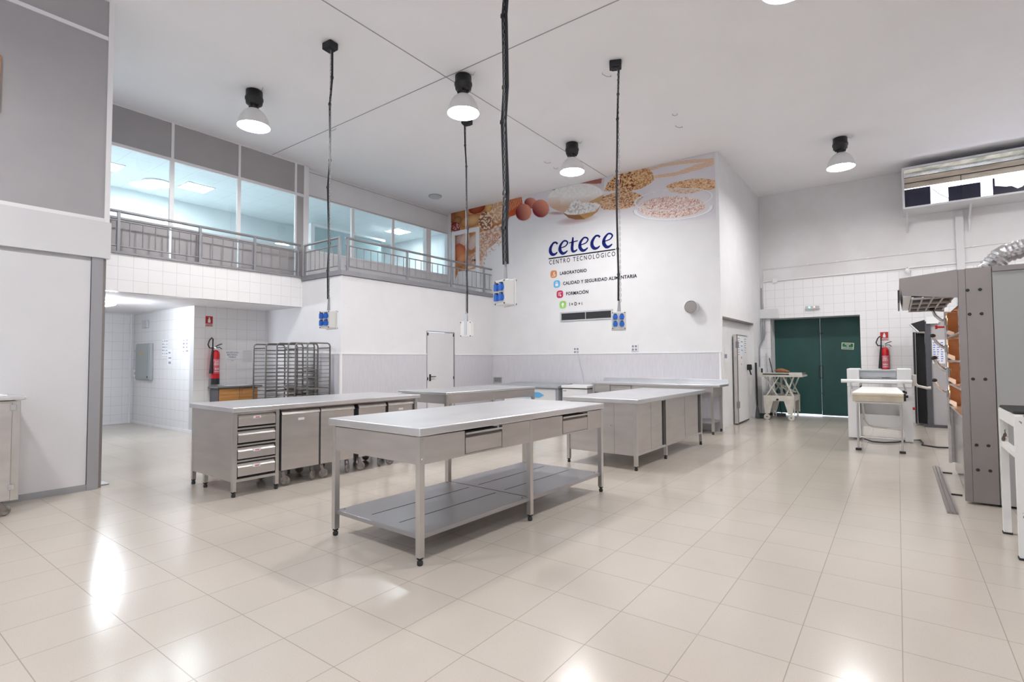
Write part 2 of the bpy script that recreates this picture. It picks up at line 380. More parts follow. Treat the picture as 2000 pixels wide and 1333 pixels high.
struct('wall_back_reveal', MB().box(-2.45, -2.33, YB+.15, 13.72, 0, 2.3).box(-.62, -.5, YB+.15, 13.72, 0, 2.3).box(-2.45, -.5, YB+.15, 13.72, 2.2, 2.32), 'plaster')
struct('trim_9', MB().box(-2.53, -2.14, YB-.07, YB, 2.21, 2.42), 'white_panel')
struct('wall_right', MB().box(XR, XR+.1, YR, YB+.15, 0, ZC), 'plaster')
struct('wall_rear', MB().box(-7.6, -6.2, YR-.1, YR, 0, ZC).box(2.9, XR+.1, YR-.1, YR, 0, ZC).box(-6.2, 2.9, YR-.1, YR, 0, 2.6).box(-6.2, 2.9, YR-.1, YR, 4.4, ZC), 'plaster')  # high opening added out of view to let sky light onto the ceiling
# green double door
gd = MB().box(-2.33, -1.405, 13.62, 13.67, .025, 2.2)
d = struct('door_2', gd, 'green_door')
MB().box(-.0, .0, 0, 0, 0, 0)
d2 = struct('door_3', MB().box(-1.395, -.62, 13.62, 13.67, .012, 2.2), 'green_door')
MB().box(-1.44, -1.425, 13.60, 13.62, .85, 1.12).box(-1.36, -1.345, 13.60, 13.62, .85, 1.12).box(-1.44, -1.345, 13.60, 13.62, .84, .855).box(-1.44, -1.345, 13.60, 13.62, 1.115, 1.13).build('door_handle', 'black_plastic', d)
MB().box(-1.402, -1.398, 13.61, 13.64, 0, 2.2).tube([(-1.40, 13.60, .5), (-1.33, 13.6, .5)], .008).tube([(-1.40, 13.60, 1.85), (-1.33, 13.6, 1.85)], .008).build('door_bolt', 'dark', d2)
struct('window_1', MB().box(-2.4, -.5, 13.9, 13.92, -.02, .08), 'sky_glow')  # glowing strip added behind the doors for the light in the gap below
# service door
sd = struct('door_4', MB().box(XW-.05, XW+.004, 7.60, 8.39, 0, 1.87, .004), 'white_panel')
MB().box(XW-.02, XW+.012, 7.575, 7.59, 0, 1.89).box(XW-.02, XW+.012, 8.4, 8.415, 0, 1.89).box(XW-.02, XW+.012, 7.575, 8.415, 1.88, 1.895).build('door_frame', 'grey_frame', sd)
MB().box(XW+.004, XW+.02, 7.655, 7.69, .86, 1.0).tube([(XW+.01, 7.67, .95), (XW+.05, 7.67, .95), (XW+.05, 7.80, .95)], .009).build('door_handle', 'black_plastic', sd)
build_each(MB().box(XW, XW+.018, 7.60, 7.62, 1.80, 1.86).box(XW, XW+.018, 8.37, 8.39, 1.80, 1.86).box(XW, XW+.018, 7.60, 7.615, .88, .94).box(XW, XW+.018, 8.375, 8.39, .88, .94), 'hinge', 'black_plastic', sd)
# cold-room front in the opening
struct('wall_cold_room', MB().box(-2.80, -2.63, 9.83, 12.4, 0, 2.03), 'white_enamel')
struct('trim_10', MB().box(-2.66, -2.535, 9.83, 12.35, 2.03, 2.062), 'steel_dark')
cd = struct('door_5', MB().box(-2.62, -2.55, 10.93, 11.80, .02, 1.76, .006), 'white_enamel')
MB().box(-2.60, -2.535, 10.86, 10.885, .02, 1.77).box(-2.60, -2.535, 10.905, 10.925, .02, 1.77).box(-2.60, -2.545, 10.925, 11.80, 1.755, 1.768).build('door_frame', 'steel', cd)
MB().box(-2.598, -2.532, 10.887, 10.903, .02, 1.76).box(-2.61, -2.54, 10.93, 11.8, .012, .03).build('door_seal', 'black_plastic', cd)
for z in (.32, 1.50):
    MB().box(-2.56, -2.51, 10.85, 10.93, z, z+.13, .01).build('hinge', 'grey_metal', cd)
MB().box(-2.55, -2.47, 11.72, 11.84, 1.05, 1.17, .015).tube([(-2.51, 11.74, 1.1), (-2.47, 11.74, .95)], .015).build('door_handle', 'black_plastic', cd)

# ------------------------------------------------------------------ mezzanine: windows, upper room, balcony
struct('floor_upper_bounce', MB().box(-13.1, -9.3, -1.1, 10.9, 2.846, 2.856), 'upper_ceiling')  # pale floor layer added to bounce light up inside the upper room
struct('floor_upper', MB().box(-13.2, XW-.01, YC, YM-.001, 2.79, 2.845).box(-13.2, XF-.12, -1.1, YC-.001, 2.79, 2.845), 'grey_panel')
XA = -9.12
g = MB()
for y0, y1 in ((-1.1, 3.34), (3.38, 4.38), (4.42, 5.44), (5.475, 5.62)):
    g.box(XA-.03, XA, y0, y1, 4.49, ZC)
for y0, y1 in ((-1.1, 3.34), (3.38, 4.38), (4.42, 5.44)):
    g.box(XA-.03, XA, y0, y1, 2.845, 3.38)
g.box(XA-.03, XA, 5.475, 5.62, 2.845, 4.44)
struct('wall_upper_a', g, 'grey_panel')
fr = MB()
for y in (2.32, 3.36, 4.40, 5.455): fr.box(XA-.02, XA+.012, y-.02, y+.02, 4.46, ZC)
fr.box(XA-.02, XA+.012, -1.1, 5.62, 4.45, 4.49).box(XA-.05, XA+.02, 5.62, 5.72, 2.845, ZC).box(XA-.02, XA+.012, -1.1, 5.72, ZC-.012, ZC)
struct('trim_11', fr, 'white_trim')
def window(n, x, y0, y1, z0, z1, fw=.035, m='white_trim'):
    o = struct('window_%d' % n, MB().box(x-.02, x-.012, y0, y1, z0, z1), 'glass')
    MB().box(x-.03, x+.012, y0, y0+fw, z0, z1).box(x-.03, x+.012, y1-fw, y1, z0, z1).box(x-.03, x+.012, y0, y1, z0, z0+fw).box(x-.03, x+.012, y0, y1, z1-fw*.6, z1).build('window_frame', m, o)
window(2, XA, .9, 3.36, 3.38, 4.46, .03); window(3, XA, 3.36, 4.40, 3.38, 4.46, .03); window(4, XA, 4.40, 5.475, 3.38, 4.46, .03)
XB = -9.23
struct('wall_upper_b', MB().box(XB-.05, XB, 5.72, YM, 4.54, ZC).box(XB-.05, XB, 5.72, YM, 2.845, 3.44), 'plaster')
struct('trim_12', MB().box(XB, XB+.006, 5.72, YM, 5.0, 5.008).box(XB, XB+.008, 5.72, YM, 4.535, 4.55), 'grey_frame')
for i, (y0, y1) in enumerate(((5.72, 6.83), (6.83, 7.93), (7.93, 9.05), (9.05, YM))):
    window(5+i, XB, y0, y1, 3.44, 4.535, .035)
struct('trim_13', MB().box(XB-.1, XB+.02, 8.97, 9.12, 3.44, 4.535), 'white_trim')
struct('ceiling_upper', MB().box(-13.3, -9.3, -1.1, 11, 4.96, 5.02), 'upper_ceiling')
struct('wall_upper_back', MB().box(-13.3, -13.1, -1.1, 11, 2.84, 4.98), 'upper_wall')
struct('wall_upper_north', MB().box(-13.3, -9.35, 10.9, 11.05, 2.84, 4.98), 'upper_wall')
struct('wall_upper_south', MB().box(-13.3, -9.2, -1.2, -1.1, 2.84, 5.0), 'upper_wall')
struct('wall_upper_partition', MB().box(-11.6, -11.55, 7.4, 9.5, 2.84, 4.62), 'upper_glass_wall')
struct('trim_14', MB().box(-11.63, -11.5, 7.3, 9.6, 4.62, 4.68).box(-11.63, -11.5, 7.3, 7.4, 2.84, 4.62), 'white_trim')
pl = [(-11.78, 4.80), (-11.78, 3.2), (-11.78, 1.6), (-11.3, 9.9)]
labs = ['square ceiling light panel seen through the middle upper window', 'square ceiling light panel seen at the far left of the upper windows',
        'square ceiling light panel hidden behind the left wall block', 'square ceiling light panel above the glass partition of the upper room']
pnl = thing('light_panel', labs[0], 'ceiling light', (*[0, 0], 4.95), group='light panels in the upper room', local=True)
MB().box(-.25, .25, -.25, .25, -.005, .008).build('diffuser', 'panel_glow', pnl)
MB().box(-.27, -.25, -.27, .27, -.012, .008).box(.25, .27, -.27, .27, -.012, .008).box(-.27, .27, -.27, -.25, -.012, .008).box(-.27, .27, .25, .27, -.012, .008).build('frame', 'white_trim', pnl)
pnl.location = (*pl[0], 4.95)
for p, l in zip(pl[1:], labs[1:]): dup(pnl, (*p, 4.95), label=l)
dn = thing('ceiling_downlight', 'round ceiling light seen through the left upper window', 'ceiling light', (-12.1, 4.2, 4.955))
MB().lathe([(.25, 4.925), (.24, 4.955)], (-12.1, 4.2, 0)).build('diffuser', 'panel_glow', dn)
MB().lathe([(.27, 4.93), (.27, 4.958)], (-12.1, 4.2, 0)).build('ring', 'white_trim', dn)
# balcony edge and railings
struct('trim_15', MB().box(XF-.12, XF+.03, -1.1, YC-.03, 2.845, 2.875).box(XF-.12, XW+.03, YC-.03, YC+.02, 2.79, 2.875).box(XW-.12, XW+.03, YC, YM, 2.79, 2.875), 'grey_metal')
def railing(label, p0, p1, posts, n):
    p0, p1 = Vector(p0), Vector(p1); d = (p1-p0); t = thing('balcony_railing', label, 'railing', p0[:], group=None)
    MB().tube([p0+Vector((0, 0, .585)), p1+Vector((0, 0, .585))], .022, 12).build('handrail', 'grey_metal', t)
    MB().tube([p0+Vector((0, 0, .45)), p1+Vector((0, 0, .45))], .012, 8).build('top_rail', 'grey_metal', t)
    MB().tube([p0+Vector((0, 0, .085)), p1+Vector((0, 0, .085))], .012, 8).build('bottom_rail', 'grey_metal', t)
    for f in posts:
        p = p0+d*f; MB().box(p.x-.018, p.x+.018, p.y-.018, p.y+.018, 2.872, 3.45).build('post', 'grey_metal', t)
    for k in range(n):
        p = p0+d*((k+.5)/n); MB().tube([p+Vector((0, 0, .085)), p+Vector((0, 0, .45))], .0085, 6).build('baluster', 'grey_metal', t)
    return t
railing('grey balcony railing in front of the three windows under grey panels, on the tiled slab', (XF, .4, 2.872), (XF, YC-.05, 2.872), (.02, .23, .44, .655, .83, .99), 31)
railing('short grey balcony railing stepping out at the corner', (XF+.05, YC-.0, 2.872), (XW-.03, YC-.0, 2.872), (.02, .98), 8)
railing('grey balcony railing above the service door, ending at the printed wall', (XW, YC+.08, 2.872), (XW, YM-.03, 2.872), (.01, .35, .66, .93), 26)

# ------------------------------------------------------------------ high bay lamps
def make_lamp(label):
    t = thing('high_bay_lamp', label, 'lamp', (0, 0, 0), local=True, group='high bay lamps on the ceiling')
    MB().lathe([(.085, 0), (.107, -.01), (.11, -.10), (.118, -.105), (.118, -.135), (.11, -.14), (.105, -.19), (.07, -.215), (.05, -.22)]).build('housing', 'black_plastic', t)
    nk = MB().lathe([(.055, -.21), (.055, -.265), (.045, -.27)])
    for a in range(4):
        c, s = math.cos(a*PI/2+.4)*.085, math.sin(a*PI/2+.4)*.085; nk.tube([(c, s, -.18), (c*.8, s*.8, -.235)], .012, 8)
    nk.build('neck', 'black_plastic', t)
    outer = [(.05, -.262), (.09, -.275), (.135, -.315), (.17, -.37), (.195, -.43), (.21, -.49), (.214, -.512)]
    inner = [(.208, -.512), (.203, -.49), (.187, -.43), (.162, -.37), (.12, -.31), (.05, -.29)]
    MB().lathe(outer + [(.208, -.512)], capt=False, n=40).build('shade', 'shade_out', t)
    rf = MB().lathe(inner, capb=False, n=40).build('reflector', 'reflector', t)
    MB().lathe([(.001, -.488), (.196, -.488)], n=40, capb=False, capt=False, smooth=False).add([(.196*math.cos(2*PI*k/40), .196*math.sin(2*PI*k/40), -.485) for k in range(40)], [tuple(range(40))]).build('lens', 'lamp_glow', t)
    MB().tube([(.1, 0.02, -.01), (.15, .03, -.03), (.19, .02, 0)], .005, 6).build('cable', 'pale_grey', t)
    return t
lamps = [((-7.13, 3.63), 'leftmost domed ceiling lamp, over the drawer bench'), ((-4.54, 5.09), 'domed ceiling lamp beside the crossing of the two ceiling seams'),
         ((-4.475, 7.85), 'domed ceiling lamp nearest the printed wall, above the logo'), ((-.70, 10.44), 'domed ceiling lamp nearest the back wall and green door'),
         ((-.70, 5.06), 'domed ceiling lamp cut by the top edge of the photo'), ((2.3, 10.44), 'added unseen domed lamp beyond the right edge, above the deck oven'),
         ((-4.5, -.45), 'added unseen domed lamp behind the camera on the left'), ((-.7, -.3), 'added unseen domed lamp behind the camera'), ((2.3, -.3), 'added unseen domed lamp behind the camera on the right')]  # the last four lamps are out of view, added to light the room
l0 = make_lamp(lamps[0][1]); l0.location = (*lamps[0][0], ZC)
for p, l in lamps[1:]: dup(l0, (*p, ZC), label=l)
# nook lamp
nl = thing('bulkhead_lamp', 'small bright bulkhead lamp under the low ceiling left of the photo', 'lamp', (-10.33, 2.92, 2.3))
MB().box(-10.55, -10.1, 2.86, 2.98, 2.285, 2.30, .004).build('base', 'steel_dark', nl)
MB().box(-10.53, -10.12, 2.87, 2.97, 2.20, 2.286, .02).build('diffuser', 'tube_glow', nl)
# smoke alarm
sm = thing('smoke_alarm', 'round grey smoke alarm on the ceiling near the printed wall', 'alarm', (-8.44, 8.49, ZC))
MB().lathe([(.15, ZC-.02), (.15, ZC)], (-8.44, 8.49, 0)).build('base', 'grey_frame', sm)
MB().lathe([(.06, ZC-.05), (.12, ZC-.045), (.135, ZC-.02)], (-8.44, 8.49, 0)).build('cover', 'pale_grey', sm)
# ceiling hooks
hk = [(-7.3, 5.0, .12, .3, 'thin wire hook on the ceiling left of the seam crossing'), (-3.0, 6.2, .14, 1.1, 'thin wire hook on the ceiling above the right socket box cable'),
      (-5.27, 8.3, .12, .9, 'thin wire hook on the ceiling left of the lamp nearest the logo'), (-5.3, 8.65, .08, .9, 'short wire hook on the ceiling just beyond the longer hook'),
      (-2.66, 7.85, .07, .4, 'small wire hook on the bare ceiling right of the socket cable'), (-2.75, 8.3, .12, .9, 'wider wire hook on the bare ceiling near the mural corner')]
for x, y, l, a, lab in hk:
    c, s = math.cos(a)*l/2, math.sin(a)*l/2
    tag(MB().tube([(x-c, y-s, ZC), (x-c, y-s, ZC-.02), (x, y, ZC-.035), (x+c, y+s, ZC-.02), (x+c, y+s, ZC)], .004, 6).build('ceiling_hook', 'grey_frame'), lab, 'hook', 'wire hooks on the ceiling')

# ------------------------------------------------------------------ hanging socket boxes
def drop(label, x, y, z0, z1, rz, back=False, fat=1.0, tilt=0.0):
    t = thing('hanging_socket_box', label, 'socket box', (x, y, z0), rz, 'socket boxes hanging from the ceiling', local=True)
    H = ZC-z0; h = z1-z0
    MB().box(-.075, .075, -.06, .06, H-.085, H, .012).box(-.05, .05, -.045, .045, H-.1, H-.08, .01).build('ceiling_rose', 'cable', t)
    sway = [.05, .035, .02, .012, .0, -.008, -.005, .0, .006, .0]
    pts = [(sway[i]*.8, .012*math.sin(i*2.1), H-.09-(H-.09-h-.14)*i/9) for i in range(10)]
    cb = MB().tube(pts, .0125*fat, 8)
    if fat > 1: cb.tube([(p[0]+.035, p[1]+.01, p[2]) for p in pts], .011, 8)
    cb.build('cable', 'cable', t)
    tie = MB()
    for i in (1, 2, 4, 5, 7, 8): tie.tube([(pts[i][0], pts[i][1], pts[i][2]-.012), (pts[i][0], pts[i][1], pts[i][2]+.012)], .018*fat, 8)
    build_each(tie, 'cable_tie', 'black_plastic', t)
    ch = MB(); n = int((H-h-.2)/.035)
    for k in range(n):
        zc = h+.14+.035*k; cx = .028; a = (k % 2)*PI/2; u = Vector((math.cos(a), math.sin(a), 0))*.007; c0 = Vector((cx, -.012, zc))
        ch.tube([c0-u-Vector((0, 0, .012)), c0-u+Vector((0, 0, .012)), c0+Vector((0, 0, .02)), c0+u+Vector((0, 0, .012)), c0+u-Vector((0, 0, .012)), c0-Vector((0, 0, .02)), c0-u-Vector((0, 0, .012))], .0028, 5, cap=False)
    ch.build('chain', 'chain', t)
    MB().prism([(-.02, h-.01), (.03, h-.01), (.022, h+.16), (0, h+.16)], 'y', .0, .012).build('bracket', 'grey_frame', t)
    b = MB().box(-.085, .085, -.05, .05, 0, h, .008).box(-.092, .092, .045, .062, -.01, h+.01, .006).build('socket_housing', 'box_white', t)
    for sx in (-1, 1):
        for sz in (0, 1):
            k = MB().lathe([(.030, -.050), (.030, -.066), (.024, -.07)], (sx*.04, 0, h*(.3+.4*sz)), 18, axis='y').box(sx*.04-.024, sx*.04+.024, -.078, -.066, h*(.3+.4*sz)-.032, h*(.3+.4*sz)+.03, .006)
            kk = k.build('socket', 'sock_blue', t)
            MB().box(sx*.04-.016, sx*.04+.016, -.074, -.05, h*(.3+.4*sz)+.028, h*(.3+.4*sz)+.04, .002).build('socket_hinge', 'black_plastic', kk)
    sc = MB()
    for sx in (-1, 1):
        for sz in (0, 1): sc.lathe([(.007, -.054), (.007, -.049)], (sx*.075, 0, .012+sz*(h-.024)), 8, axis='y').lathe([(.008, .058), (.008, .07)], (sx*.08, 0, .006+sz*(h-.012)), 8, axis='y')
    build_each(sc, 'screw', 'black_plastic', t)
    if back: MB().box(-.02, .02, .062, .075, .02, h+.12).build('back_plate', 'pale_grey', t)
    t.rotation_euler = (0, tilt, rz)
    return t
drop('hanging socket box in front of the wall corner, seen over the drawer bench', -5.33, 3.61, 1.66, 1.865, R(5), tilt=0)
drop('hanging socket box seen from its blank back, right of the service door', -5.33, 6.06, 1.65, 1.87, R(41+155), back=True)
drop('hanging socket box with its four blue sockets facing, beside the long vent', -2.785, 6.01, 1.655, 1.875, R(25))
drop('nearest and largest hanging socket box, on the thick double cable in the middle', -2.75, 3.62, 1.76, 1.98, R(-21), fat=1.5)

# ------------------------------------------------------------------ steel tables
def foot(t, x, y, z0=.05, leg=True, zt=.8, s=.02):
    l = MB().box(x-s, x+s, y-s, y+s, z0, zt).build('leg', 'steel_leg', t)
    MB().lathe([(.016, 0), (.019, .008), (.019, .025), (.012, .03), (.012, .035), (.02, .038), (.02, .052)], (x, y, 0), 14).build('foot', 'rubber', l)
def top(t, x0, x1, y0, y1, z0, z1, name='worktop'):
    return MB().box(x0, x1, y0, y1, z0, z1, .006).build(name, 'steel_top', t)
def big_table(name, label, loc, rz, zt, skirt, L, W, ys, drawers, shelf=True, ov=.03, thick=.05):
    t = thing(name, label, 'table', loc, rz, local=True)
    top(t, -W-ov*2, ov, -ov, L+ov, zt-thick, zt)
    for x in (0, -W):
        for y in ys: foot(t, x, y, zt=zt-thick-.005)
    z0, z1 = skirt
    sk = MB(); prev = .02
    for a, b in drawers + [(L-.02, L-.02)]:
        if a > prev: sk.box(-.012, .018, prev, a, z0, z1)
        prev = b
    for a, b in drawers: sk.box(-.012, .014, a, b, z0, z0+.012)
    sk.box(-W-.014, -W+.01, .02, L-.02, z0, z1).box(-W+.02, -.02, -.016, .012, z0, z1).box(-W+.02, -.02, L-.012, L+.014, z0, z1)
    sk.build('apron', 'steel', t)
    for a, b in drawers:
        MB().box(-.30, -.02, a+.01, b-.01, z0+.014, z1-.012).build('drawer_shade', 'dark', t)  # solid block whose dark colour stands in for shade behind the drawer
        dr = MB().box(-.008, .020, a+.006, b-.008, z0+.016, z1-.05).prism([(.020, z1-.05), (-.03, z1-.018), (-.034, z1-.022), (.014, z1-.055)], 'y', a+.006, b-.008).build('drawer', 'steel', t)
        MB().box(.012, .03, a+.006, b-.008, z1-.028, z1-.014, .003).build('drawer_lip', 'steel_leg', dr)
    if shelf:
        zs = .185
        MB().box(-W, 0, 0, L, zs-.03, zs, .003).build('shelf', 'steel_shelf', t)
        gv = MB()
        for xx in (-.31, -.61): gv.box(xx-.003, xx+.003, .09, ys[1]-.06, zs-.001, zs+.0012).box(xx-.003, xx+.003, ys[1]+.06, L-.09, zs-.001, zs+.0012)
        gv.box(-W, 0, ys[1]-.003, ys[1]+.003, zs-.001, zs+.0012)
        build_each(gv, 'shelf_seam', 'dark', t)
        rv = MB()
        for xx in (-W+.04, -.04):
            for yy in (.05, ys[1]-.05, L-.05): rv.lathe([(.006, zs), (.004, zs+.003)], (xx, yy, 0), 8)
        build_each(rv, 'shelf_rivet', 'black_plastic', t)
    sp = MB()
    for yy in ys[:1]: sp.lathe([(.009, .021), (.006, .025)], (0, yy, zt-.20), 10, axis='x').lathe([(.006, .021), (.004, .024)], (0, yy, zt-.07), 10, axis='x')
    sp.build('bolt', 'chrome', t)
    return t
big_table('work_table', 'nearest long stainless steel table with two drawers and an open lower shelf', (-2.438, 2.321, 0), R(-2.1), .857, (.625, .797), 2.31, .925,
          [0, 1.155, 2.31], [(.387, .79), (1.61, 2.04)], thick=.052)
big_table('work_table', 'plain steel table farthest back, right of the service door', (-5.04, 5.29, 0), R(-3.2), .84, (.68, .80), 1.97, .95,
          [0, .98, 1.97], [], shelf=True, ov=.035, thick=.035)
# drawer bench
db = thing('drawer_bench', 'long steel bench with four stacked drawers at its near end, ingredient bins parked under it', 'bench', (-5.075, 2.436, 0), R(-1.3), local=True)
top(db, -.955, .045, -.035, 2.31, .80, .845)
for x, y in ((0, 0), (0, .415), (0, 2.26), (-.9, 0), (-.9, .415), (-.9, 1.37), (-.9, 2.26), (-.64, .012)): foot(db, x, y, zt=.80, s=.018)
MB().box(-.9, 0, -.014, .012, .14, .80).box(-.9, -.03, .405, .425, .14, .78).box(-.9, 0, .0, .42, .14, .155).box(-.912, -.9, 0, .42, .14, .8).build('side_panel', 'steel', db)
MB().box(-.6, -.012, .02, .40, .16, .79).build('drawer_shade', 'dark', db)  # dark solid block, shade of the drawer space put into its colour
MB().box(-.02, .018, -.02, .022, .14, .80).box(-.01, .012, .02, .40, .775, .80).box(-.01, .016, .02, .40, .138, .165).build('drawer_frame', 'steel_leg', db)
rl = MB()
for z in (.645, .488, .338): rl.box(-.01, .014, .022, .40, z-.016, z)
build_each(rl, 'drawer_rail', 'steel_leg', db)
for i, (a, b) in enumerate(((.662, .773), (.505, .612), (.352, .456), (.188, .305))):
    q = MB().box(-.02, .022, .028, .392, a, b-.03, .003).prism([(.022, b-.032), (-.006, b), (-.02, b), (-.02, b-.032)], 'y', .028, .392).build('drawer', 'steel', db)
    if i != 1:
        st = MB().box(.012, .0235, .17, .245, b-.045, b-.02).build('sticker', 'white_print', q); part_label(st, 'small pale sticker')
        part_label(MB().box(.0235, .0245, .19, .23, b-.039, b-.028).build('sticker_print', 'label_red', q), 'faint red lettering')
MB().box(-.012, .02, .44, 2.25, .785, .80).box(-.93, -.9, .44, 2.25, .745, .80).build('rail', 'steel_dark', db)
MB().box(-.895, -.87, .45, 2.24, .17, .74).build('back_panel', 'steel_dark', db)
def caster(t, x, y, zt, r=.045, a=0.0, wm='wheel'):
    c, s = math.cos(a), math.sin(a)
    f = MB().box(x-.03, x+.03, y-.03, y+.03, zt-.006, zt).tube([(x, y, zt-.005), (x, y, zt-.025)], .016, 10)
    for k in (-1, 1):
        ox, oy = -s*.018*k, c*.018*k
        f.bar((x+ox, y+oy, zt-.02), (x+ox+c*.022, y+oy+s*.022, r), .03, .003, up=(-s, c, 0))
    fk = f.build('caster', 'steel_dark', t)
    wl_ = MB(); th = [(.002, -.012), (r*.55, -.012), (r*.6, -.014), (r*.95, -.012), (r, -.006), (r, .006), (r*.95, .012), (r*.6, .014), (r*.55, .012), (.002, .012)]
    tmp = MB().lathe(th, n=20, axis='y', capb=False, capt=False)
    wl_.add([(x+c*.022 + v[0]*c - v[1]*s, y+s*.022 + v[0]*s + v[1]*c, r+v[2]) for v in tmp.v], tmp.f, True)
    wl_.build('wheel', wm, fk)
def bin_(label, y0, y1, sticker):
    t = thing('ingredient_bin', label, 'bin', (-5.075, 2.436, 0), R(-1.3), 'wheeled bins under the drawer bench', local=True)
    MB().box(-.62, -.010, y0+.004, y1-.004, .165, .735, .008).build('body', 'steel', t)
    for q in build_each(MB().box(-.62, -.008, y0, y0+.004, .165, .73).box(-.62, -.008, y1-.004, y1, .165, .73), 'side_trim', 'graphite', t): part_label(q, 'black plastic edge')
    MB().prism([(-.010, .725), (.002, .735), (-.02, .775), (-.62, .778), (-.62, .735)], 'y', y0+.002, y1-.002).build('lid', 'steel_leg', t)
    if sticker: part_label(MB().box(-.0098, -.0085, (y0+y1)/2-.035, (y0+y1)/2+.035, .665, .69).build('sticker', 'white_print', t), 'small white sticker')
    for x, y, a in ((-.07, y0+.05, 1.2), (-.07, y1-.06, 2.2), (-.55, y0+.05, .4), (-.55, y1-.05, 2.8)): caster(t, x, y, .165, .05, a)
bin_('wheeled steel bin right beside the four drawers, with a white sticker', .47, .905, True)
bin_('wheeled steel bin second from the drawers, with no sticker', .912, 1.345, False)
bin_('wheeled steel bin third from the drawers, just past the black gap', 1.40, 1.80, False)
bin_('wheeled steel bin at the far end of the drawer bench, with a small sticker', 1.83, 2.235, True)
# cupboard bench
cb = thing('cupboard_bench', 'steel bench with closed sliding cupboards below, right of the nearest table', 'bench', (-2.455, 5.72, 0), R(-1.1), local=True)
top(cb, -.96, .05, -.045, 2.42, .772, .82)
for x in (0, -.9):
    for y in (0, .9, 2.3): foot(cb, x, y, zt=.78, s=.02)
MB().box(-.90, .0, .005, .02, .165, .772).box(-.90, -.03, 2.29, 2.305, .165, .77).box(-.905, -.89, .02, 2.3, .165, .77).box(-.9, -.01, .02, 2.3, .165, .18).build('carcass', 'steel', cb)
MB().box(-.89, -.272, -.004, .006, .17, .768).box(-.268, -.0, -.006, .006, .17, .768).build('end_panel', 'steel', cb)
MB().lathe([(.005, -.007), (.004, -.010)], (-.31, 0, .50), 8, axis='y').build('screw', 'black_plastic', cb)
MB().box(-.86, -.02, .03, 2.28, .185, .76).build('cupboard_shade', 'dark', cb)  # solid fill coloured dark so the door gaps show painted shade
MB().box(-.01, .012, .0, 2.3, .165, .19).box(-.01, .012, 0, 2.3, .755, .772).build('door_track', 'steel_leg', cb)
for y0, y1, d in ((.01, .42, .010), (.455, .80, -.002), (.95, 1.61, .008), (1.65, 2.20, -.002)):
    MB().box(-.018, d, y0, y1, .188, .757, .002).build('sliding_door', 'steel', cb)
# wall table
wt = thing('wall_table', 'steel table with raised back edge standing against the printed wall', 'table', (-3.6, 9.4, 0))
MB().box(-4.83, -2.42, 9.14, 9.715, .805, .845, .005).box(-4.83, -2.42, 9.715, 9.735, .805, .92, .003).build('worktop', 'steel_top', wt)
for x in (-4.79, -3.7, -2.55):
    for y in (9.18, 9.69):
        foot(wt, x, y, zt=.805, s=.02)
MB().box(-4.79, -4.45, 9.17, 9.19, .66, .805).box(-4.0, -2.57, 9.17, 9.19, .72, .805).box(-4.79, -2.55, 9.69, 9.71, .64, .805).box(-2.56, -2.53, 9.19, 9.69, .64, .805).build('apron', 'steel', wt)
wd = MB().box(-4.42, -4.02, 9.155, 9.185, .66, .765, .003).build('drawer', 'steel', wt)
MB().box(-4.42, -4.02, 9.145, 9.165, .768, .785, .003).build('drawer_lip', 'steel_leg', wd)
MB().box(-4.77, -2.56, 9.17, 9.70, .18, .205, .003).build('shelf', 'steel_shelf', wt)
# freezers
cf = thing('chest_freezer', 'wide white chest freezer with a grey lid, behind the far plain table', 'freezer', (-6.2, 9.4, 0))
MB().box(-6.95, -5.62, 9.10, 9.66, .05, .70, .03).build('body', 'white_enamel', cf)
MB().box(-7.0, -5.55, 9.05, 9.70, .70, .725, .01).prism([(9.05, .725), (9.70, .725), (9.66, .79), (9.12, .755)], 'x', -7.0, -5.55).build('lid', 'lid_grey', cf)
MB().box(-5.62, -5.56, 9.09, 9.13, .05, .70, .01).box(-7.0, -6.94, 9.09, 9.13, .05, .7, .01).build('corner_trim', 'lid_grey', cf)
tgm = MB().prism([(-6.62, .50), (-6.02, .50), (-5.90, .555), (-6.02, .61), (-6.62, .61)], 'y', 9.09, 9.10)
lg = part_label(tgm.build('badge', 'icon_blue', cf), 'blue arrow shaped badge')
text_mb('NUS', .085, onY(-6.40, 9.09, .525), .004, 1.6).build('badge_lettering', 'white_print', lg)
for x in (-6.85, -5.72):
    for y in (9.2, 9.55): MB().lathe([(.03, 0), (.03, .06)], (x, y, 0), 10).build('foot', 'rubber', cf)
sf = thing('small_freezer', 'small white chest freezer between the wide freezer and the wall table', 'freezer', (-5.1, 9.4, 0))
MB().box(-5.50, -4.93, 9.15, 9.64, .03, .70, .015).build('body', 'white_enamel', sf)
MB().box(-5.51, -4.92, 9.13, 9.65, .715, .77, .012).build('lid', 'white_enamel', sf)
MB().box(-5.49, -4.94, 9.16, 9.63, .70, .715).build('seal', 'dark', sf)
MB().box(-5.47, -5.40, 9.146, 9.151, .65, .665).build('badge', 'grey_ink', sf)
for x in (-5.45, -4.98):
    for y in (9.2, 9.6): MB().lathe([(.02, 0), (.02, .035)], (x, y, 0), 10).build('foot', 'rubber', sf)

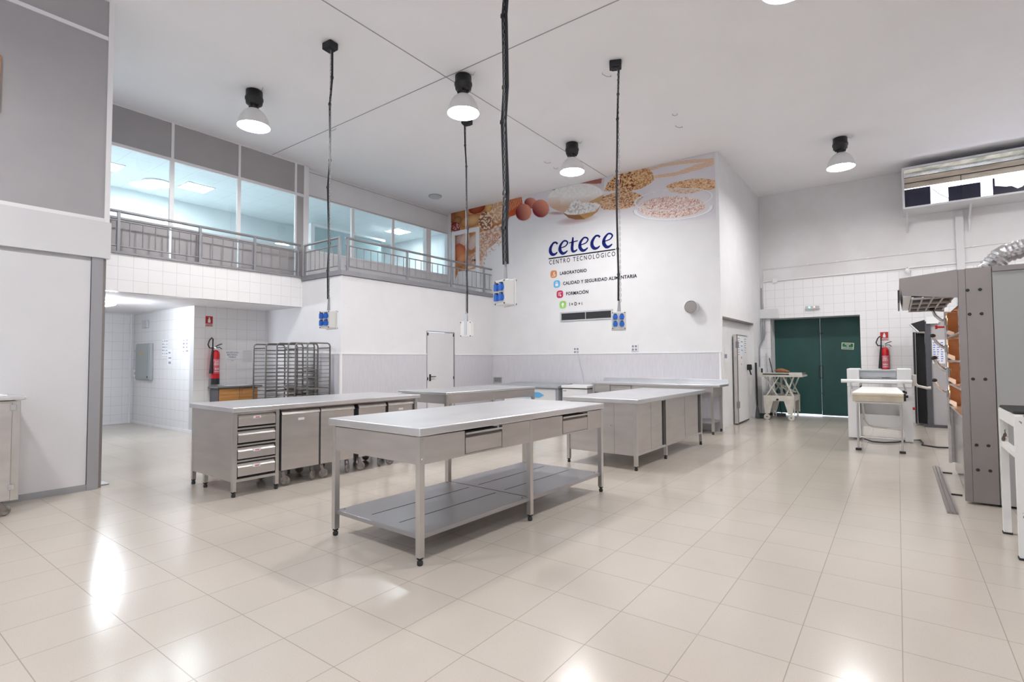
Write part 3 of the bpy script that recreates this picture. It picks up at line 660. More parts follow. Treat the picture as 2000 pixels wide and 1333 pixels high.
# ------------------------------------------------------------------ tray racks
def rack(label, loc, rz, W, D, H, n, trays, pitch=.067):
    t = thing('tray_rack', label, 'rack', loc, rz, 'tray racks by the wall corner', local=True)
    for x in (0, D):
        r = .05
        MB().tube([(x, 0, .14), (x, 0, H-r), (x, r*.3, H-r*.3), (x, r, H), (x, W-r, H), (x, W-r*.3, H-r*.3), (x, W, H-r), (x, W, .14)], .013, 10).build('arch', 'rack_wire', t)
    for y in (0, W):
        build_each(MB().tube([(0, y, .15), (D, y, .15)], .012, 8).tube([(0, y, H-.08), (D, y, H-.08)], .010, 8), 'side_rail', 'rack_wire', t)
    rn = MB()
    for k in range(n):
        z = H-.115-pitch*k
        for x, s in ((.0, 1), (D, -1)): rn.tube([(x+.006*s, 0, z), (x+.006*s, W, z)], .0055, 6)
    build_each(rn, 'runner', 'rack_wire', t)
    for k in trays:
        z = H-.115-pitch*k+.008
        MB().box(.012, D-.012, .015, W-.015, z, z+.004).box(.012, D-.012, .015, .02, z, z+.02).box(.012, D-.012, W-.02, W-.015, z, z+.02).build('tray', 'steel_dark', t)
    for x in (0, D):
        for y in (0, W): caster(t, x, y, .14, .045, .7+x*3+y*2)
    return t
rack('wire tray rack farthest left of the three, nearest the notice on the tiled wall', (-9.42, 4.85, 0), 0, .60, .42, 1.595, 15, [10, 11])
rack('middle wire tray rack, holding sheet trays on its lower runners', (-8.78, 4.93, 0), 0, .50, .36, 1.60, 15, [5, 6, 8, 10, 11, 12, 13])
rack('rightmost wire tray rack, standing at the grey wall covering', (-8.28, 4.98, 0), 0, .43, .36, 1.59, 15, [10, 12, 13, 14])

# ------------------------------------------------------------------ nook fittings
def extinguisher(label, x, y, z0, r, h, rz, hose_side=-1):
    """hangs on a wall; local -y points away from the wall"""
    t = thing('fire_extinguisher', label, 'fire extinguisher', (x, y, z0), rz, local=True)
    MB().lathe([(r*.96, .08), (r, .1), (r, h*.86), (r*.9, h*.93), (r*.6, h*.985), (r*.32, h)], n=24).build('cylinder', 'red', t)
    MB().lathe([(r*1.03, 0), (r*1.03, .10), (r*1.0, .11)], n=24).build('base_ring', 'black_plastic', t)
    a = MB(); n = 9; vs = []
    for i in range(n):
        th = -PI/2 + (i/(n-1)-.5)*2.0
        vs += [(r*1.01*math.cos(th), r*1.01*math.sin(th), h*.32), (r*1.01*math.cos(th), r*1.01*math.sin(th), h*.74)]
    a.add(vs, [(2*i, 2*i+2, 2*i+3, 2*i+1) for i in range(n-1)]); lb = a.build('label_plate', 'label_red', t, recalc=False)
    tx = MB()
    for z, w_ in ((.70, .8), (.655, .5), (.61, .7), (.57, .75), (.47, .8), (.44, .6), (.38, .7)):
        vs = []
        for i in range(5):
            th = -PI/2 + (i/4-.5)*w_*2; vs += [(r*1.02*math.cos(th), r*1.02*math.sin(th), h*z-.006), (r*1.02*math.cos(th), r*1.02*math.sin(th), h*z+.006)]
        tx.add(vs, [(2*i, 2*i+2, 2*i+3, 2*i+1) for i in range(4)])
    tx.build('label_print', 'white_print', lb, recalc=False)
    v = MB().lathe([(.018, h), (.018, h+.05), (.012, h+.06)], n=14).tube([(0, 0, h+.03), (-.05, 0, h+.035)], .010, 8).build('valve', 'chrome', t)
    MB().tube([(-.01, 0, h+.055), (.03, 0, h+.085), (.10, 0, h+.115), (.115, 0, h+.11)], [.008, .009, .008, .005], 8).tube([(0, 0, h+.045), (.07, 0, h+.05), (.11, 0, h+.02)], .007, 8).build('lever', 'black_plastic', t)
    s = hose_side
    pts = [(-.05, 0, h+.035), (-.12, -.02, h+.04), (-.145, -.02, h+.10), (-.12, -.02, h+.18), (-.08, -.02, h+.225), (-.06, -.02, h+.2), (-.062, -.02, h+.08), (-.065, -.02, h-.02)]
    MB().tube(pts, .011, 10).build('hose', 'rubber', t)
    MB().tube([(-.062, -.02, h+.05), (-.07, -.02, h-.1), (-.082, -.02, h*.38), (-.085, -.02, h*.32)], [.014, .022, .034, .036], 14).build('horn', 'black_plastic', t)
    return t
e1 = extinguisher('red fire extinguisher on the tiled nook wall above the wooden cupboard', XN+.085, 4.50, .865, .068, .63, R(90))
e2 = extinguisher('red fire extinguisher on the back wall right of the green door', -.205, YB-.085, .875, .068, .63, 0)
def ext_sign(label, P, w_, h_):
    """P(a,b,d) maps sign plane to world"""
    t = thing('extinguisher_sign', label, 'sign', P(w_/2, 0, 0))
    def rect(a0, a1, b0, b1, d0, d1):
        q = [P(a, b, d) for d in (d0, d1) for b in (b0, b1) for a in (a0, a1)]
        return MB().add(q, [(0, 2, 3, 1), (4, 5, 7, 6), (0, 1, 5, 4), (2, 6, 7, 3), (0, 4, 6, 2), (1, 3, 7, 5)])
    rect(0, w_, 0, h_, -.002, .001).build('plate', 'sign_red', t)
    c = w_/2
    b = MB(); pts = [(c-.022, .075), (c+.022, .075), (c+.022, .13), (c+.012, .15), (c+.008, .165), (c+.016, .168), (c+.016, .175), (c-.012, .175), (c-.012, .165), (c-.008, .165), (c-.008, .15), (c-.022, .13)]
    q = [P(a, bb*h_/.2, .003) for a, bb in pts]; b.add(q, [tuple(range(len(q)))]); b.build('extinguisher_symbol', 'white_print', t)
    rect(.004, w_-.004, h_*.27, h_*.285, .0, .003).build('divider', 'white_print', t)
    text_mb('EXTINTOR', .028, lambda a, b2, d: P(c+a, h_*.15+b2, .003+d), .0006, .95, align='CENTER').build('sign_lettering', 'white_print', t)
    text_mb('DE INCENDIOS', .020, lambda a, b2, d: P(c+a, h_*.04+b2, .003+d), .0004, .9, align='CENTER').build('sign_lettering', 'white_print', t)
ext_sign('red fire extinguisher sign high on the tiled nook wall', lambda a, b, d: (XN+.003+d, 4.35+a, 1.93+b, ), .125, .19)
ext_sign('red fire extinguisher sign on the back wall beside the green door', lambda a, b, d: (-.28+a, YB-.003-d, 1.645+b), .135, .175)
# cupboard in the nook
cu = thing('low_cupboard', 'low wooden two-door cupboard with dark grey sides under the nook extinguisher', 'cupboard', (-10.0, 4.9, 0))
MB().box(XN+.02, -9.86, 4.44, 5.16, .02, .80, .003).build('body', 'graphite', cu)
MB().box(XN+.015, -9.80, 4.40, 5.22, .80, .83, .004).build('worktop', 'grey_top', cu)
for y0, y1, hy in ((4.455, 4.805, 4.76), (4.81, 5.15, 4.87)):
    dd = MB().box(-9.86, -9.842, y0, y1, .04, .79, .002).build('door', 'wood', cu)
    MB().tube([(-9.842, hy, .68), (-9.815, hy, .68), (-9.815, hy, .76), (-9.842, hy, .76)], .004, 6).build('handle', 'chrome', dd)
pp = tag(MB().add([(-10.15, 4.62, .833), (-9.9, 4.62, .833), (-9.9, 5.05, .833), (-10.15, 5.05, .833), (-10.15, 4.62, .838), (-9.9, 4.62, .838), (-9.9, 5.05, .838), (-10.15, 5.05, .838)],
    [(0, 1, 2, 3), (7, 6, 5, 4), (0, 4, 5, 1), (1, 5, 6, 2), (2, 6, 7, 3), (3, 7, 4, 0)]).build('paper_sheet', 'paper'), 'white sheets lying on the low wooden cupboard', 'paper')
# notices in the nook
nt = thing('notice', 'printed paper notice RECEPCION MATERIAS PRIMAS on the tiled nook wall', 'notice', (XN, 4.84, 1.27))
MB().box(XN, XN+.003, 4.70, 4.975, 1.275, 1.49).build('sheet', 'paper', nt)
for i, s_ in enumerate(('RECEPCION', 'MATERIAS', 'PRIMAS')):
    text_mb(s_, .042, lambda a, b, d, i=i: (XN+.004+d, 4.838+a, 1.44-.044*i+b), .0006, align='CENTER').build('notice_lettering', 'grey_ink', nt)
MB().box(XN+.003, XN+.004, 4.72, 4.955, 1.325, 1.328).box(XN+.003, XN+.004, 4.81, 4.87, 1.30, 1.306).build('rule', 'grey_ink', nt)
tag(MB().box(XN, XN+.003, 5.04, 5.22, 1.27, 1.50).build('plastic_sleeve', 'white_panel'), 'faint empty plastic sleeve right of the notice on the nook wall', 'sleeve')
eb = thing('electrical_cabinet', 'grey electrical cabinet on the left nook wall', 'cabinet', (-12.4, 4.14, .93))
MB().box(-12.77, -12.03, 4.10, 4.158, .91, 1.66, .012).build('box', 'box_grey', eb)
MB().box(-12.75, -12.05, 4.085, 4.10, .93, 1.64, .01).build('door', 'box_grey', eb)
MB().prism([(-12.50, 1.42), (-12.42, 1.42), (-12.46, 1.49)], 'y', 4.080, 4.086).build('warning_triangle', 'yellow', eb)
build_each(MB().box(-12.79, -12.76, 4.09, 4.13, 1.50, 1.53).box(-12.79, -12.76, 4.09, 4.13, 1.02, 1.06), 'hinge', 'chrome', eb)
MB().box(-12.11, -12.09, 4.075, 4.087, .96, 1.0).build('lock', 'black_plastic', eb)
tag(MB().box(-12.53, -12.28, 4.11, 4.16, 1.98, 2.14, .01).build('junction_cover', 'pale_grey'), 'small pale square cover high on the left nook wall', 'junction box')
sk_ = thing('wall_socket', 'white wall socket at the foot of the grey electrical cabinet', 'socket', (-12.9, 4.15, 1.0))
MB().box(-12.98, -12.83, 4.125, 4.16, .98, 1.12, .006).build('plate', 'white_enamel', sk_); MB().lathe([(.03, 4.12), (.03, 4.126)], (-12.9, 0, 1.05), 14, axis='y').build('outlet', 'pale_grey', sk_)
def poster(label, x0, x1, z0, z1, rows, cols):
    t = thing('notice', label, 'notice', ((x0+x1)/2, 4.158, z0))
    MB().box(x0, x1, 4.156, 4.16, z0, z1).build('sheet', 'paper', t)
    k = MB(); random.seed(int(x0*-100))
    for r_ in range(rows):
        for c_ in range(cols):
            a = x0+(x1-x0)*(c_+.25)/cols; b = z1-(z1-z0)*(r_+.75)/rows
            k.box(a, a+(x1-x0)/cols*random.uniform(.25, .6), 4.154, 4.1565, b, b+(z1-z0)/rows*random.uniform(.2, .45))
    build_each(k, 'print', 'grey_ink', t)
poster('tall pictogram notice on the left nook wall right of the grey cabinet', -11.60, -11.32, 1.36, 1.72, 6, 3)
poster('narrow paper with small print hanging lower, right of the pictogram notice', -11.33, -11.12, 1.22, 1.52, 3, 1)
poster('short notice near the outer edge of the left nook wall', -10.68, -10.40, 1.45, 1.72, 4, 2)
tag(MB().tube([(-13.07, 4.10, 0), (-13.07, 4.10, 2.3)], .02, 10).build('wall_pipe', 'white_enamel'), 'white vertical pipe in the inner corner of the nook', 'pipe')
for i, (y, z) in enumerate(((4.665, 2.085), (4.665, 1.86), (4.67, 1.735), (4.67, 1.71))): pass

# ------------------------------------------------------------------ mural wall fittings
vt = thing('wall_vent', 'long grey louvred vent strip under the logo texts', 'vent', (-5.26, YM, 2.1))
MB().box(-5.885, -4.64, YM-.02, YM, 2.115, 2.14).box(-5.885, -4.64, YM-.02, YM, 2.285, 2.315).box(-5.885, -5.85, YM-.02, YM, 2.115, 2.315).box(-4.675, -4.64, YM-.02, YM, 2.115, 2.315).box(-5.27, -5.255, YM-.018, YM, 2.13, 2.3).build('frame', 'pale_grey', vt)
lv = MB().box(-5.85, -4.67, YM-.003, YM, 2.14, 2.285)
for k in range(9): lv.bar((-5.85, YM-.008, 2.148+.016*k), (-4.67, YM-.008, 2.148+.016*k), .012, .003, up=(0, .7, .7))
part_label(lv.build('louvre', 'graphite', vt), 'dark grey louvre blades')
v2 = thing('wall_vent', 'small square louvred vent low beside the wall corner', 'vent', (-7.61, YM-.01, .75))
MB().box(-7.73, -7.49, YM-.025, YM-.012, .745, .765).box(-7.73, -7.49, YM-.025, YM-.012, .87, .885).box(-7.73, -7.71, YM-.025, YM-.012, .745, .885).box(-7.51, -7.49, YM-.025, YM-.012, .745, .885).build('frame', 'steel', v2)
lv = MB()
for k in range(4): lv.box(-7.71, -7.51, YM-.02, YM-.014, .768+.027*k, .785+.027*k)
lv.build('louvre', 'box_grey', v2); MB().box(-7.71, -7.51, YM-.014, YM-.012, .765, .87).build('backing', 'dark', v2)
def quad_socket(label, x, z):
    t = thing('wall_socket', label, 'socket', (x, YM, z))
    MB().box(x-.075, x+.075, YM-.018, YM, z-.07, z+.07, .005).build('plate', 'white_enamel', t)
    for a in (-1, 1):
        for b in (-1, 1): MB().lathe([(.022, YM-.022), (.022, YM-.017)], (x+a*.032, 0, z+b*.032), 14, axis='y').build('outlet', 'grey_ink', t)
quad_socket('white four-way wall socket with a thin cable plugged in', -5.49, 1.48)
quad_socket('white four-way wall socket alone above the wall table', -4.18, 1.512)
tag(MB().tube([(-5.46, YM-.03, 1.45), (-5.44, YM-.04, 1.42), (-5.40, YM-.03, 1.2), (-5.33, YM-.03, .95), (-5.30, YM-.04, .80), (-5.29, YM-.06, .74)], .004, 6).box(-5.475, -5.445, YM-.05, YM-.02, 1.435, 1.47)
    .build('power_cable', 'pale_grey'), 'thin pale cable running from the wall socket down to the small freezer', 'cable')
pe = thing('vent_pipe', 'round white vent pipe end sticking out of the printed wall', 'pipe', (-3.02, YM, 2.24))
MB().lathe([(.115, YM-.16), (.115, YM)], (-3.02, 0, 2.24), 30, axis='y', capb=False).lathe([(.105, YM-.16), (.105, YM-.15)], (-3.02, 0, 2.24), 30, axis='y').build('pipe', 'white_panel', pe)
MB().lathe([(.108, YM-.163), (.108, YM-.158)], (-3.02, 0, 2.24), 30, axis='y').build('mesh_grille', 'steel_dark', pe)
# upper door in the mural wall
ud = thing('mezzanine_door', 'white framed door covered by the food print at the balcony end', 'door', (-8.61, YM, 2.85))
MB().box(-9.08, -8.97, YM-.03, YM, 2.85, 4.56).box(-8.27, -8.165, YM-.03, YM, 2.85, 4.56).box(-9.08, -8.165, YM-.03, YM, 4.455, 4.56).build('frame', 'white_trim', ud)
MB().box(-8.36, -8.30, YM-.05, YM-.008, 3.73, 3.77, .004).build('handle', 'black_plastic', ud)
# logo
def stroke(pts, ws, n=10):
    """flat calligraphic stroke through points with per-point width; returns outline polygons"""
    P = []; W = []
    for i in range(len(pts)-1):
        p0 = Vector(pts[max(i-1, 0)]); p1 = Vector(pts[i]); p2 = Vector(pts[i+1]); p3 = Vector(pts[min(i+2, len(pts)-1)])
        for k in range(n):
            t = k/n; P.append(.5*((2*p1)+(-p0+p2)*t+(2*p0-5*p1+4*p2-p3)*t*t+(-p0+3*p1-3*p2+p3)*t**3)); W.append(ws[i]*(1-t)+ws[i+1]*t)
    P.append(Vector(pts[-1])); W.append(ws[-1]); L = []; Rr = []
    for i, p in enumerate(P):
        d = (P[min(i+1, len(P)-1)]-P[max(i-1, 0)]).normalized(); nrm = Vector((-d.y, d.x)); L.append(p+nrm*W[i]/2); Rr.append(p-nrm*W[i]/2)
    return L, Rr
lgx, lgz = -6.17, 3.59
def letter(mb, strokes, ox):
    for pts, ws in strokes:
        L, Rr = stroke(pts, ws); n = len(L)
        vs = [(lgx+ox+p.x*.97, YM-.006, lgz+p.y*.97) for p in L+Rr]; vs += [(v[0], YM-.0015, v[2]) for v in vs]
        fs = [(i, i+1, n+i+1, n+i) for i in range(n-1)] + [(2*n+i, 2*n+i+1, 3*n+i+1, 3*n+i) for i in range(n-1)]
        fs += [(i, i+1, 2*n+i+1, 2*n+i) for i in range(n-1)] + [(n+i, n+i+1, 3*n+i+1, 3*n+i) for i in range(n-1)]
        mb.add(vs, fs)
cC = [([(.235, .245), (.19, .285), (.12, .275), (.05, .18), (.045, .09), (.095, .025), (.17, .02), (.23, .06)], [.045, .04, .045, .07, .08, .07, .045, .02])]
cE = [([(.03, .14), (.12, .15), (.20, .175), (.245, .235), (.21, .28), (.14, .285), (.06, .20), (.045, .10), (.10, .02), (.17, .015), (.24, .06)], [.02, .022, .025, .035, .035, .035, .06, .08, .07, .05, .02])]
cT = [([(.10, .34), (.085, .2), (.075, .09), (.10, .025), (.17, .03), (.20, .06)], [.03, .065, .07, .06, .035, .02]), ([(.0, .225), (.10, .235), (.22, .245)], [.02, .024, .02])]
lo = thing('wall_logo', 'large dark blue wall logo reading cetece, above the line CENTRO TECNOLÓGICO', 'logo', (-5.37, YM, 3.4))
for k, (gl_, ox) in enumerate(((cC, 0.0), (cE, .245), (cT, .52), (cE, .74), (cC, 1.03), (cE, 1.30))):
    mb = MB(); letter(mb, gl_, ox); mb.build('logo_letter', 'logo_blue', lo)
MB().box(-6.175, -4.57, YM-.005, YM-.001, 3.515, 3.54).build('underline', 'ink', lo)
tm_ = text_mb('CENTRO TECNOLÓGICO', .135, onY(0, YM, 3.395), .0012, .90, spacing=1.42); w_t = max(v[0] for v in tm_.v)
tm_.v = [(-6.165+v[0]*1.59/w_t, v[1], v[2]) for v in tm_.v]; tm_.build('logo_subtitle', 'ink', lo)
def icon_row(label, x, z, m, txt, w_, sym):
    t = thing('wall_lettering', label, 'sign', (x, YM, z))
    r = .082; n = 40; pts = []
    for k in range(n):
        a = 2*PI*k/n; c, s = math.cos(a), math.sin(a); q = (abs(c)**3.2+abs(s)**3.2)**(-1/3.2); pts.append((x+r*q*c, z+r*q*s))
    ic = MB().prism(pts, 'y', YM-.005, YM-.001).build('icon', m, t)
    s = MB()
    for poly in sym: s.prism([(x+a, z+b) for a, b in poly], 'y', YM-.0075, YM-.0052)
    s.build('icon_symbol', 'white_print', ic)
    tm = text_mb(txt, .098, onY(0, YM, z-.035), .0026, 1.0, spacing=1.08)
    mx = max(v[0] for v in tm.v); x0 = x+.155
    tm.v = [(x0+v[0]*(w_/mx), v[1], v[2]) for v in tm.v]; tm.build('row_lettering', 'ink', t)
mic = [[(-.045, -.05), (.045, -.05), (.045, -.038), (-.045, -.038)], [(-.012, -.015), (.006, -.02), (.03, .045), (.012, .052)], [(.02, -.038), (.035, -.038), (.045, .0), (.03, .0)]]
lck = [[(-.035, -.045), (.035, -.045), (.035, .008), (-.035, .008)], [(-.025, .008), (-.015, .008), (-.015, .035), (-.025, .035)], [(.015, .008), (.025, .008), (.025, .035), (.015, .035)], [(-.025, .035), (.025, .035), (.012, .052), (-.012, .052)]]
frm = [[(-.035, -.035), (-.027, -.035), (-.027, .04), (-.035, .04)], [(-.035, .032), (.045, .032), (.045, .042), (-.035, .042)], [(-.02, .01), (.02, .01), (.02, .018), (-.02, .018)], [(-.02, -.01), (.02, -.01), (.02, -.002), (-.02, -.002)], [(.005, -.045), (.035, -.045), (.035, -.015), (.005, -.015)], [(-.035, -.035), (.0, -.035), (.0, -.028), (-.035, -.028)]]
blb = [[(-.012, -.05), (.012, -.05), (.012, -.02), (-.012, -.02)], [(-.03, .0), (-.018, -.018), (.018, -.018), (.03, .0), (.028, .025), (.0, .045), (-.028, .025)]]
icon_row('orange icon and the wall text LABORATORIO', -6.047, 3.172, 'icon_orange', 'LABORATORIO', .66, mic)
icon_row('blue padlock icon and the wall text CALIDAD Y SEGURIDAD ALIMENTARIA', -5.968, 2.945, 'icon_blue', 'CALIDAD Y SEGURIDAD ALIMENTARIA', 1.70, lck)
icon_row('crimson icon and the wall text FORMACIÓN', -5.893, 2.715, 'icon_red', 'FORMACIÓN', .54, frm)
icon_row('green bulb icon and the wall text I + D + i', -5.82, 2.48, 'icon_green', 'I + D + i', .32, blb)

# ------------------------------------------------------------------ printed food mural (a flat print, painted point by point)
def mural():
    nx, nz = 820, 215
    X = np.linspace(-9.12, -2.585, nx); Z = np.linspace(3.30, 5.055, nz)
    XX, ZZ = np.meshgrid(X, Z)
    # u,v: print coordinates (reference units of the artwork, laid out on this wall)
    V = np.stack([XX, np.full_like(XX, YM), ZZ-CAMH], -1)
    r_, u_, f_ = np.array(cr_), np.array(cu_), np.array(cf_)
    dpt = V@f_; U = 1000+FPX*(V@r_)/dpt; W = 666.5-FPX*(V@u_)/dpt
    rng = np.random.RandomState(3)
    G = rng.rand(64, 256, 256)
    def noise(x, y, s, k):
        x, y = np.abs(x/s), np.abs(y/s); xi, yi = np.floor(x).astype(int), np.floor(y).astype(int); fx, fy = x-xi, y-yi
        fx, fy = fx*fx*(3-2*fx), fy*fy*(3-2*fy); g = G[k]
        a, b = g[yi % 256, xi % 256], g[yi % 256, (xi+1) % 256]; c, d = g[(yi+1) % 256, xi % 256], g[(yi+1) % 256, (xi+1) % 256]
        return (a*(1-fx)+b*fx)*(1-fy)+(c*(1-fx)+d*fx)*fy
    def inpoly(p):
        m = np.zeros(U.shape, bool); n = len(p)
        for i in range(n):
            x0, y0 = p[i]; x1, y1 = p[(i+1) % n]
            if y0 == y1: continue
            c = ((y0 > W) != (y1 > W)) & (U < (x1-x0)*(W-y0)/(y1-y0)+x0); m ^= c
        return m
    A = lambda L: [(860+x/7.405, 380+y/7.405) for x, y in L]
    B = lambda L: [(1000+x/9.09, 320+y/9.09) for x, y in L]
    Cc = lambda L: [(1180+x/8.333, 290+y/8.333) for x, y in L]
    def ell(c, rx, ry, rot=0):
        x, y = U-c[0], W-c[1]; cs, sn = math.cos(rot), math.sin(rot)
        a, b = (x*cs+y*sn)/rx, (-x*sn+y*cs)/ry; return a*a+b*b, a, b
    col = np.empty(U.shape+(3,)); base = np.array([.75, .745, .76]); col[:] = base
    def put(mask, c, al=1.0):
        al = np.clip(np.asarray(al)*mask, 0, 1)[..., None]; col[:] = col*(1-al)+np.asarray(c)*al
    # soft cloth background on the right photo strip
    n1 = noise(U, W, 22, 0); n2 = noise(U, W, 6, 1); n3 = noise(U, W, 2.4, 2); n4 = noise(U*1.3+W*.5, W, 1.6, 3)
    cloth = (U > 1018) & (W < 438)
    fade = np.clip((440-W)/26, 0, 1)*np.clip((U-1010)/8, 0, 1)
    put(cloth, [.66, .62, .66], fade*(.35+.5*n1))
    put((U > 1020) & (U < 1180) & (W < 372), [.50, .42, .40], .45*np.clip((385-W)/20, 0, 1))
    put(inpoly(B([(700, 465), (900, 405), (870, 430), (760, 470)])), [.05, .02, .02])
    put(inpoly(B([(1070, 372), (1600, 240), (1585, 350), (1480, 360), (1300, 350), (1120, 372)])), [.36, .15, .09], .9)
    put(inpoly(B([(1180, 345), (1500, 268), (1500, 285), (1200, 352)])), [.16, .06, .05], .8)
    # left bread and cereal collage
    edge = A([(155, 250), (1172, 15), (1192, 150), (1110, 190), (1085, 300), (1000, 330), (960, 420), (895, 610), (835, 650), (800, 700), (745, 750), (660, 810), (640, 880), (600, 960), (585, 1010), (560, 1060), (480, 1080), (330, 1110), (260, 1120), (215, 1240), (155, 1240)])
    wob = 3*(n2-.5)
    m0 = inpoly(edge)
    Us, Ws = U, W
    brd = np.array([.42, .20, .085]); brd2 = np.array([.66, .36, .16])
    mix = (.35+.9*(n1-.3))[..., None]; cc = brd*(1-mix)+brd2*mix; cc = cc*(.72+.55*n2[..., None])
    col[m0] = cc[m0]
    def A1(c, rx, ry, rot, cin, cout=None, grain=0.0, gc=None, al=1.0):
        e, a, b = ell(A([c])[0], rx/7.405, ry/7.405, rot); mm = (e < 1) & m0
        t = np.clip(e, 0, 1)[..., None]; c1 = np.array(cin)*(1-t)+np.array(cout or [v*.6 for v in cin])*t
        if grain: c1 = np.where((n3 > 1-grain)[..., None], np.array(gc), c1)
        s = mm[..., None]*al; col[:] = col*(1-s)+c1*s
    A1((190, 330), 60, 90, .2, [.42, .20, .10]); A1((290, 290), 90, 110, .3, [.52, .27, .11])
    A1((530, 200), 120, 75, -.35, [.40, .15, .07]); A1((450, 380), 170, 90, -.3, [.72, .46, .22], [.38, .19, .08])
    A1((710, 190), 60, 100, .1, [.72, .45, .20], [.5, .28, .12]); A1((250, 380), 55, 70, .6, [.45, .26, .12])
    A1((220, 480), 70, 80, 0, [.34, .13, .09], grain=.3, gc=[.62, .42, .33])
    A1((660, 385), 105, 135, .1, [.34, .20, .13], [.28, .15, .09], .52, [.80, .66, .48])
    A1((830, 250), 110, 170, .1, [.60, .40, .25], [.52, .32, .18], .35, [.80, .63, .45])
    A1((690, 590), 130, 80, 0, [.62, .30, .14], [.50, .24, .12], .4, [.74, .46, .27])
    st = (np.sin((U*.9+W*.25)*2.4+n2*5) > .45) & inpoly(A([(740, 100), (900, 70), (1180, 20), (1180, 120), (900, 330), (770, 320)]))
    reg = inpoly(A([(975, 60), (1175, 15), (1192, 150), (1100, 200), (1085, 300), (985, 320)])); put(reg, [.50, .13, .045], .85)
    put(st & m0, [.80, .60, .42], .6)
    oats = inpoly(A([(560, 560), (900, 440), (900, 610), (830, 650), (745, 750), (660, 830), (600, 980), (560, 1060), (390, 1080), (400, 900), (560, 800)])) & m0
    put(oats, [.62, .42, .32], .8); put(oats & (n3 > .55), [.80, .66, .55], .75); put(oats & (n4 > .72), [.36, .20, .14], .7)
    for c in ((760, 520), (790, 555), (800, 470), (870, 450), (830, 500)): A1(c, 32, 17, -.5, [.80, .70, .60], [.62, .48, .38])
    # through the door: slices and loaf
    A1((280, 640), 45, 100, .25, [.60, .42, .36]); A1((355, 650), 58, 105, .45, [.74, .60, .52], [.62, .47, .40]); A1((475, 690), 60, 120, .35, [.72, .57, .49], [.60, .45, .38])
    A1((290, 860), 100, 150, -.2, [.66, .27, .12], [.42, .13, .07]); A1((310, 930), 60, 90, .5, [.74, .38, .18], [.55, .25, .12], al=.8)
    # scattered crumbs on the ragged edge
    ragged = inpoly(A([(560, 1080), (600, 830), (760, 690), (900, 560), (930, 640), (800, 800), (680, 900), (620, 1080)])) & ~m0
    put(ragged & (n3 > .62), [.66, .44, .32], .9)
    # eggs
    def egg(c, rx, ry, rot):
        cx = B([c])[0]; e, a, b = ell(cx, rx/9.09, ry/9.09, rot)
        put((e < 1.25) & (b > .3), [.40, .26, .27], .5*np.clip(1.25-e, 0, 1)*3)
        lit = np.clip(.55+.5*a-.35*b, 0, 1)[..., None]; c1 = np.array([.20, .075, .055])*(1-lit)+np.array([.70, .33, .22])*lit
        mm = (e < 1)[..., None]; col[:] = np.where(mm, c1, col)
    egg((335, 700), 115, 95, .2); egg((510, 795), 150, 158, -.2); egg((205, 862), 140, 150, .3)
    # flour bowl
    e, a, b = ell(B([(1130, 610)])[0], 505/9.09, 258/9.09, -.10); mm = e < 1
    tt = np.clip((b+.1)*1.6, 0, 1)[..., None]; c1 = np.array([.80, .78, .77])*(1-tt)+np.array([.62, .46, .33])*tt
    c1 = c1*(.93+.14*n3[..., None]*np.clip(1-tt, 0, 1)+.03)
    c1 = np.where(((a < -.55) & (b > -.2))[..., None], c1*.75+np.array([.62, .36, .20])*.25, c1); col[:] = np.where(mm[..., None], c1, col)
    put(inpoly(B([(1350, 690), (1640, 540), (1560, 700), (1480, 700)])), [.55, .36, .16], .9)
    sh, _, _ = ell(B([(1150, 1000)])[0], 400/9.09, 80/9.09, -.15); put(sh < 1, [.45, .30, .28], .75*np.clip(1-sh, 0, 1))
    sh, _, _ = ell(B([(800, 880)])[0], 190/9.09, 35/9.09, 0); put(sh < 1, [.40, .24, .20], .8*np.clip(1-sh, 0, 1))
    put(inpoly(B([(897, 868), (990, 905), (1100, 915), (1250, 890), (1480, 850), (1570, 740), (1520, 850), (1420, 930), (1290, 985), (1130, 995), (1000, 960)])), [.52, .33, .14])
    put(inpoly(B([(897, 868), (990, 905), (1200, 912), (1300, 985), (1130, 995), (1000, 960)])), [.20, .13, .07], .7)
    fl = inpoly(B([(930, 870), (1020, 760), (1060, 690), (1120, 640), (1200, 650), (1240, 700), (1320, 680), (1420, 700), (1500, 690), (1560, 745), (1480, 830), (1250, 885), (1060, 905), (970, 895)]))
    put(fl, [.76, .74, .73]); put(fl & (n3 > .62), [.45, .40, .36], .75); put(fl & (n4 > .6), [.88, .88, .88], .7)
    # wheat ears
    stalk = noise(U+W*.6, W*2.2, 2.2, 5); grain = noise(U, W*1.2, 2.0, 6)
    w1 = inpoly(Cc([(0, 690), (60, 560), (210, 415), (715, 315), (790, 400), (815, 510), (740, 580), (600, 655), (430, 695), (200, 690), (60, 700)]) )
    put(w1, [.48, .28, .13]); put(w1 & (grain > .5), [.78, .56, .33], .85); put(w1 & (grain < .28) & (U < 1240), [.16, .07, .03], .85)
    w2 = inpoly(Cc([(-60, 850), (-40, 800), (0, 780), (250, 690), (330, 660), (560, 740), (640, 790), (520, 930), (350, 985), (150, 1005), (0, 1000), (-50, 960), (-70, 900)]))
    put(w2, [.56, .35, .20]); put(w2 & (stalk > .52), [.78, .57, .38], .85); put(w2 & (stalk < .30), [.22, .11, .06], .8)
    w3 = inpoly(Cc([(1005, 610), (1150, 555), (1400, 500), (1600, 490), (1810, 520), (1810, 660), (1600, 690), (1500, 720), (1320, 742), (1080, 715)]))
    put(w3, [.66, .42, .23]); put(w3 & (stalk > .5), [.80, .60, .40], .85); put(w3 & (stalk < .27), [.38, .18, .08], .8)
